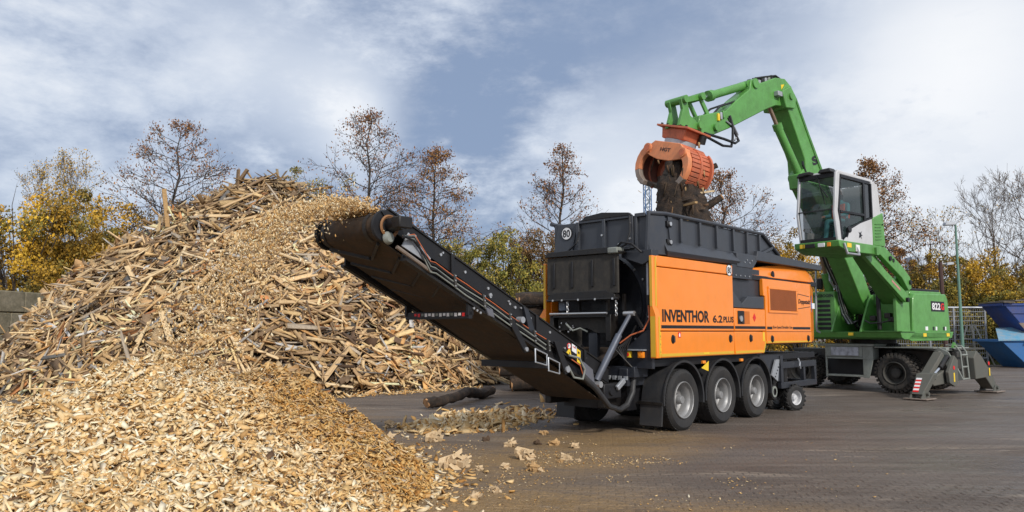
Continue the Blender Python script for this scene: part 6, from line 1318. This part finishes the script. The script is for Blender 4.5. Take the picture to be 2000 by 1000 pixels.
# ---- cab
CB=empty('cab',(0,0,0)); CB.parent=EX
def B_(name,mb,mat,bevel=0,par=None,**k): return mb.build(name,mat,par or CB,bevel=bevel,**k)
l0,l1=.78,1.72; r0c,r1c=3.10,4.98; zf,zr=3.66,5.24
B_('cab_floor',MB().prism([(3.05,3.50),(3.15,3.44),(4.7,3.42),(5.08,3.52),(5.10,3.66),(3.05,3.66)],'y',l0-.10,l1+.06),green,.015)
for (ll,mt_,w_) in ((l0+.12,blackg,.3),(l0+.50,white,.16),(l0+.72,amber,.08),(l0+.05,gelb,.14)): B_('front_lamp',MB().box(5.095,5.125,ll,ll+w_,3.53,3.62),mt_,.006)
B_('grab_rail',MB().tube([(4.92,l1+.08,3.60),(4.90,l1+.14,3.36),(4.35,l1+.14,3.36),(4.35,l1+.08,3.54)],.028,8),galv); B_('foot_lamp',MB().box(4.22,4.38,l1+.06,l1+.10,3.44,3.60),white,.01); B_('warning_sticker',MB().box(4.55,4.75,l1+.061,l1+.066,3.52,3.62),gelb,smooth=False); B_('cab_bracket',MB().box(3.35,3.45,l1+.06,l1+.12,3.42,3.6),green)
B_('roof',MB().prism([(3.12,5.20),(4.90,5.22),(4.86,5.32),(3.2,5.29)],'y',l0+.02,l1-.02),grey,.03)
B_('roof_visor',MB().prism([(l0+.0,5.22),(l0+.30,5.25),(l0+.35,5.33),(l0+.08,5.32)],'x',4.86,5.10),plast,.02); B_('roof_visor',MB().prism([(l1-.40,5.25),(l1-.05,5.24),(l1-.10,5.34),(l1-.34,5.33)],'x',4.86,5.10),plast,.02)
for ll in (l0,l1-.05):
    B_('front_pillar',MB().prism([(5.04,3.66),(4.97,3.66),(5.06,4.3),(4.92,5.25),(5.0,5.25),(5.14,4.3)],'y',ll,ll+.06),grey,.015)
B_('front_pillar',MB().prism([(5.04,3.66),(4.80,3.66),(4.98,4.35),(4.80,5.22),(5.0,5.25),(5.13,4.3)],'y',l1-.045,l1-.0),grey,.015)
B_('windscreen',MB().add([(5.02,l0+.05,3.68),(5.02,l1-.05,3.68),(5.12,l1-.05,4.3),(5.12,l0+.05,4.3),(4.98,l0+.05,5.22),(4.98,l1-.05,5.22)],[(0,1,2,3),(3,2,5,4)]),glass)
B_('windscreen_bar',MB().box(5.10,5.135,l0+.06,l1-.06,4.36,4.385),plast); B_('wiper',MB().tube([(5.02,l0+.5,5.2),(5.12,l0+.62,4.9),(5.13,l0+.72,4.5)],.012,5),blacks); B_('wiper',MB().tube([(5.12,l0+.60,4.95),(5.14,l0+.80,4.65)],.016,5),blacks)
B_('front_frame',MB().box(5.0,5.06,l0+.04,l1-.04,3.66,3.74),blacks); B_('front_frame',MB().box(4.95,5.02,l0+.04,l1-.04,5.14,5.24),blacks)
# side (towards +y): black framed glass, light grey door skin at the lower rear, grey rear pillar, green cowl
dr_=B_('door',MB().prism([(4.86,3.66),(4.62,3.70),(4.48,3.92),(3.66,4.22),(3.60,4.0),(3.60,3.66)],'y',l1-.045,l1+.005),grey,.012)
B_('door_skin',MB().prism([(4.80,3.66),(3.40,3.66),(3.40,4.30),(3.98,4.14),(4.50,3.94),(4.62,3.78)],'y',l1-.02,l1+.018),grey,.008)
B_('door_handle',MB().lathe([(0,-.02),(.07,-.02),(.08,0)],16,T(4.52,l1+.02,3.95)@Matrix.Rotation(PI,4,'Z')),blacks)
B_('star_logo',MB().add([(4.06,l1+.020,3.87),(4.10,l1+.020,3.93),(4.02,l1+.020,3.91),(3.94,l1+.020,3.96),(3.98,l1+.020,3.88),(3.90,l1+.020,3.86),(3.98,l1+.020,3.83),(3.95,l1+.020,3.76),(4.02,l1+.020,3.81),(4.10,l1+.020,3.77)],[tuple(range(10))]),blacks,smooth=False)
B_('side_window',MB().add([(4.88,l1-.03,4.36),(4.86,l1-.03,3.78),(4.64,l1-.03,3.74),(4.50,l1-.03,3.98),(3.72,l1-.03,4.24),(3.72,l1-.03,5.14),(4.80,l1-.03,5.18),(4.95,l1-.03,4.5)],[tuple(range(8))]),glass,smooth=False)
B_('window_frame',MB().bar((4.93,l1-.01,4.40),(4.80,l1-.01,5.20),.03,.07,(1,0,0)),blacks); B_('window_frame',MB().bar((4.93,l1-.01,4.40),(4.84,l1-.01,3.70),.03,.07,(1,0,0)),blacks); B_('window_frame',MB().box(3.42,4.80,l1-.025,l1+.012,5.14,5.21),blacks); B_('window_frame',MB().box(3.68,3.76,l1-.025,l1+.012,4.16,5.14),blacks)
B_('window_frame',MB().bar((4.88,l1,4.34),(3.70,l1,4.36),.03,.05),blacks); B_('window_frame',MB().bar((4.64,l1,3.76),(4.50,l1,3.98),.03,.05,(0,1,0)),blacks); B_('window_frame',MB().bar((4.50,l1,3.97),(3.40,l1,4.32),.03,.05),blacks)
B_('rear_window',MB().box(3.36,3.68,l1-.03,l1-.02,4.30,5.14),glass_d,smooth=False); B_('window_frame',MB().box(3.33,3.38,l1-.025,l1+.012,4.28,5.16),blacks)
B_('rear_pillar',MB().prism([(3.33,4.30),(3.33,5.24),(3.02,5.18),(2.90,4.44)],'y',l1-.06,l1+.008),grey,.015); B_('rear_pillar',MB().prism([(3.33,4.30),(3.33,5.24),(3.02,5.18),(2.90,4.44)],'y',l0,l0+.06),grey,.015)
B_('rear_wall',MB().box(3.0,3.06,l0+.05,l1-.05,3.66,5.2),grey)
B_('far_side',MB().box(3.4,4.8,l0,l0+.03,3.66,3.95),grey); B_('far_window',MB().box(3.4,4.85,l0+.01,l0+.02,3.95,5.2),glass,smooth=False)
B_('cowl',MB().prism([(3.42,3.66),(3.38,4.32),(2.84,4.50),(2.78,3.70),(2.84,3.66)],'y',l0+.1,l1+.03),green,.02)
for k in range(6): B_('cowl_louvre',MB().bar((3.30,l1+.035,3.80+k*.075),(3.0,l1+.035,3.83+k*.075),.02,.02),green2)
B_('cowl_latch',MB().disc((2.92,l1+.03,4.2),.02,(0,1,0),10,.02),blacks)
# seat, console
seat=paint('seat_fabric',(.03,.03,.035),.8,dirt=.1)
B_('seat',MB().box(3.75,4.25,1.02,1.50,4.0,4.12),seat,.04); B_('seat',MB().box(3.66,3.78,1.02,1.50,4.1,4.75),seat,.04); B_('seat_base',MB().box(3.85,4.15,1.1,1.42,3.66,4.0),seat); B_('console',MB().box(3.85,4.3,1.52,1.62,4.1,4.25),plast,.02); B_('console',MB().box(3.85,4.3,.88,.98,4.1,4.25),plast,.02)
B_('monitor',MB().box(4.72,4.76,1.5,1.66,4.1,4.4),plast,.01)
# ---- operator (one skinned body)
pb=empty('person',exw(3.98,1.27,4.12),math.atan2(FY,FX)); tag(pb,'operator in an orange vest and teal shirt seated in the raised cab','person')
def skin_body(name,verts,edges,rad,mat,root=0,sub=2):
    me=bpy.data.meshes.new(name); me.from_pydata(verts,edges,[]); o=bpy.data.objects.new(name,me); COL.objects.link(o); o.parent=pb
    o.modifiers.new('skin','SKIN'); sv_=me.skin_vertices[0].data
    for i,r_ in enumerate(rad): sv_[i].radius=(r_,r_) if not isinstance(r_,tuple) else r_; sv_[i].use_root=(i==root)
    m=o.modifiers.new('sub','SUBSURF'); m.levels=sub; m.render_levels=sub; me.materials.append(mat); return o
V_=[(0,0,.08),(-.02,0,.30),(-.01,0,.50),(.01,0,.58),(.03,0,.64),(.05,0,.74),
    (0,.18,.50),(.10,.22,.26),(.34,.20,.22),(.44,.19,.22),(0,-.18,.50),(.10,-.22,.26),(.34,-.20,.22),(.44,-.19,.22),
    (.05,.10,.08),(.42,.12,.10),(.52,.12,-.32),(.62,.12,-.36),(.05,-.10,.08),(.42,-.12,.10),(.52,-.12,-.32),(.62,-.12,-.36)]
E2=[(0,1),(1,2),(2,3),(3,4),(4,5),(2,6),(6,7),(7,8),(8,9),(2,10),(10,11),(11,12),(12,13),(0,14),(14,15),(15,16),(16,17),(0,18),(18,19),(19,20),(20,21)]
skin_body('body',V_,E2,[.14,.14,.13,.06,.07,.085,.06,.05,.038,.03,.06,.05,.038,.03,.09,.07,.05,.04,.09,.07,.05,.04],teal)
hd=MB().lathe([(0,-.13),(.045,-.12),(.07,-.07),(.078,0),(.08,.04),(.07,.09),(.04,.12),(0,.13)],16,T(.05,0,.74)@Matrix.Rotation(PI/2,4,'X')@Matrix.Diagonal((1,-1,1,1))).build('head',skin_m,pb,ang=80)
MB().lathe([(.086,-.01),(.088,.04),(.078,.10),(.045,.135),(0,.14)],16,T(.038,0,.745)@Matrix.Rotation(PI/2,4,'X')@Matrix.Diagonal((1,-1,1,1))).build('hair',hair,pb,ang=80)
MB().prism([(.125,.75),(.150,.715),(.125,.71)],'y',-.012,.012).build('nose',skin_m,pb); 
for s in (-1,1): MB().disc((.122,s*.03,.757),.010,(1,0,0),8,.006).build('eye',blacks,pb); MB().box(.03,.06,s*.078-.006,s*.078+.006,.72,.76).build('ear',skin_m,pb,bevel=.005)
MB().box(.118,.126,-.022,.022,.672,.680).build('mouth',paint('lips',(.35,.12,.1),.5),pb)
for s in (-1,1):
    MB().add([(.13,s*.03,.50),(.13,s*.15,.52),(.15,s*.14,.15),(.15,s*.04,.15),(-.14,s*.03,.52),(-.14,s*.15,.52),(-.16,s*.14,.15),(-.16,s*.04,.15)],[(0,1,2,3),(4,7,6,5),(0,4,5,1),(1,5,6,2),(2,6,7,3)]).build('vest',vest,pb)
    for f in range(5):
        yv=s*.19+(f-2)*.017; ln=(.055,.07,.075,.07,.05)[f]; MB().tube([(.44,yv,.22),(.44+ln*.6,yv,.20),(.44+ln,yv,.17)],[.010,.009,.007],6).build('finger',skin_m,pb)
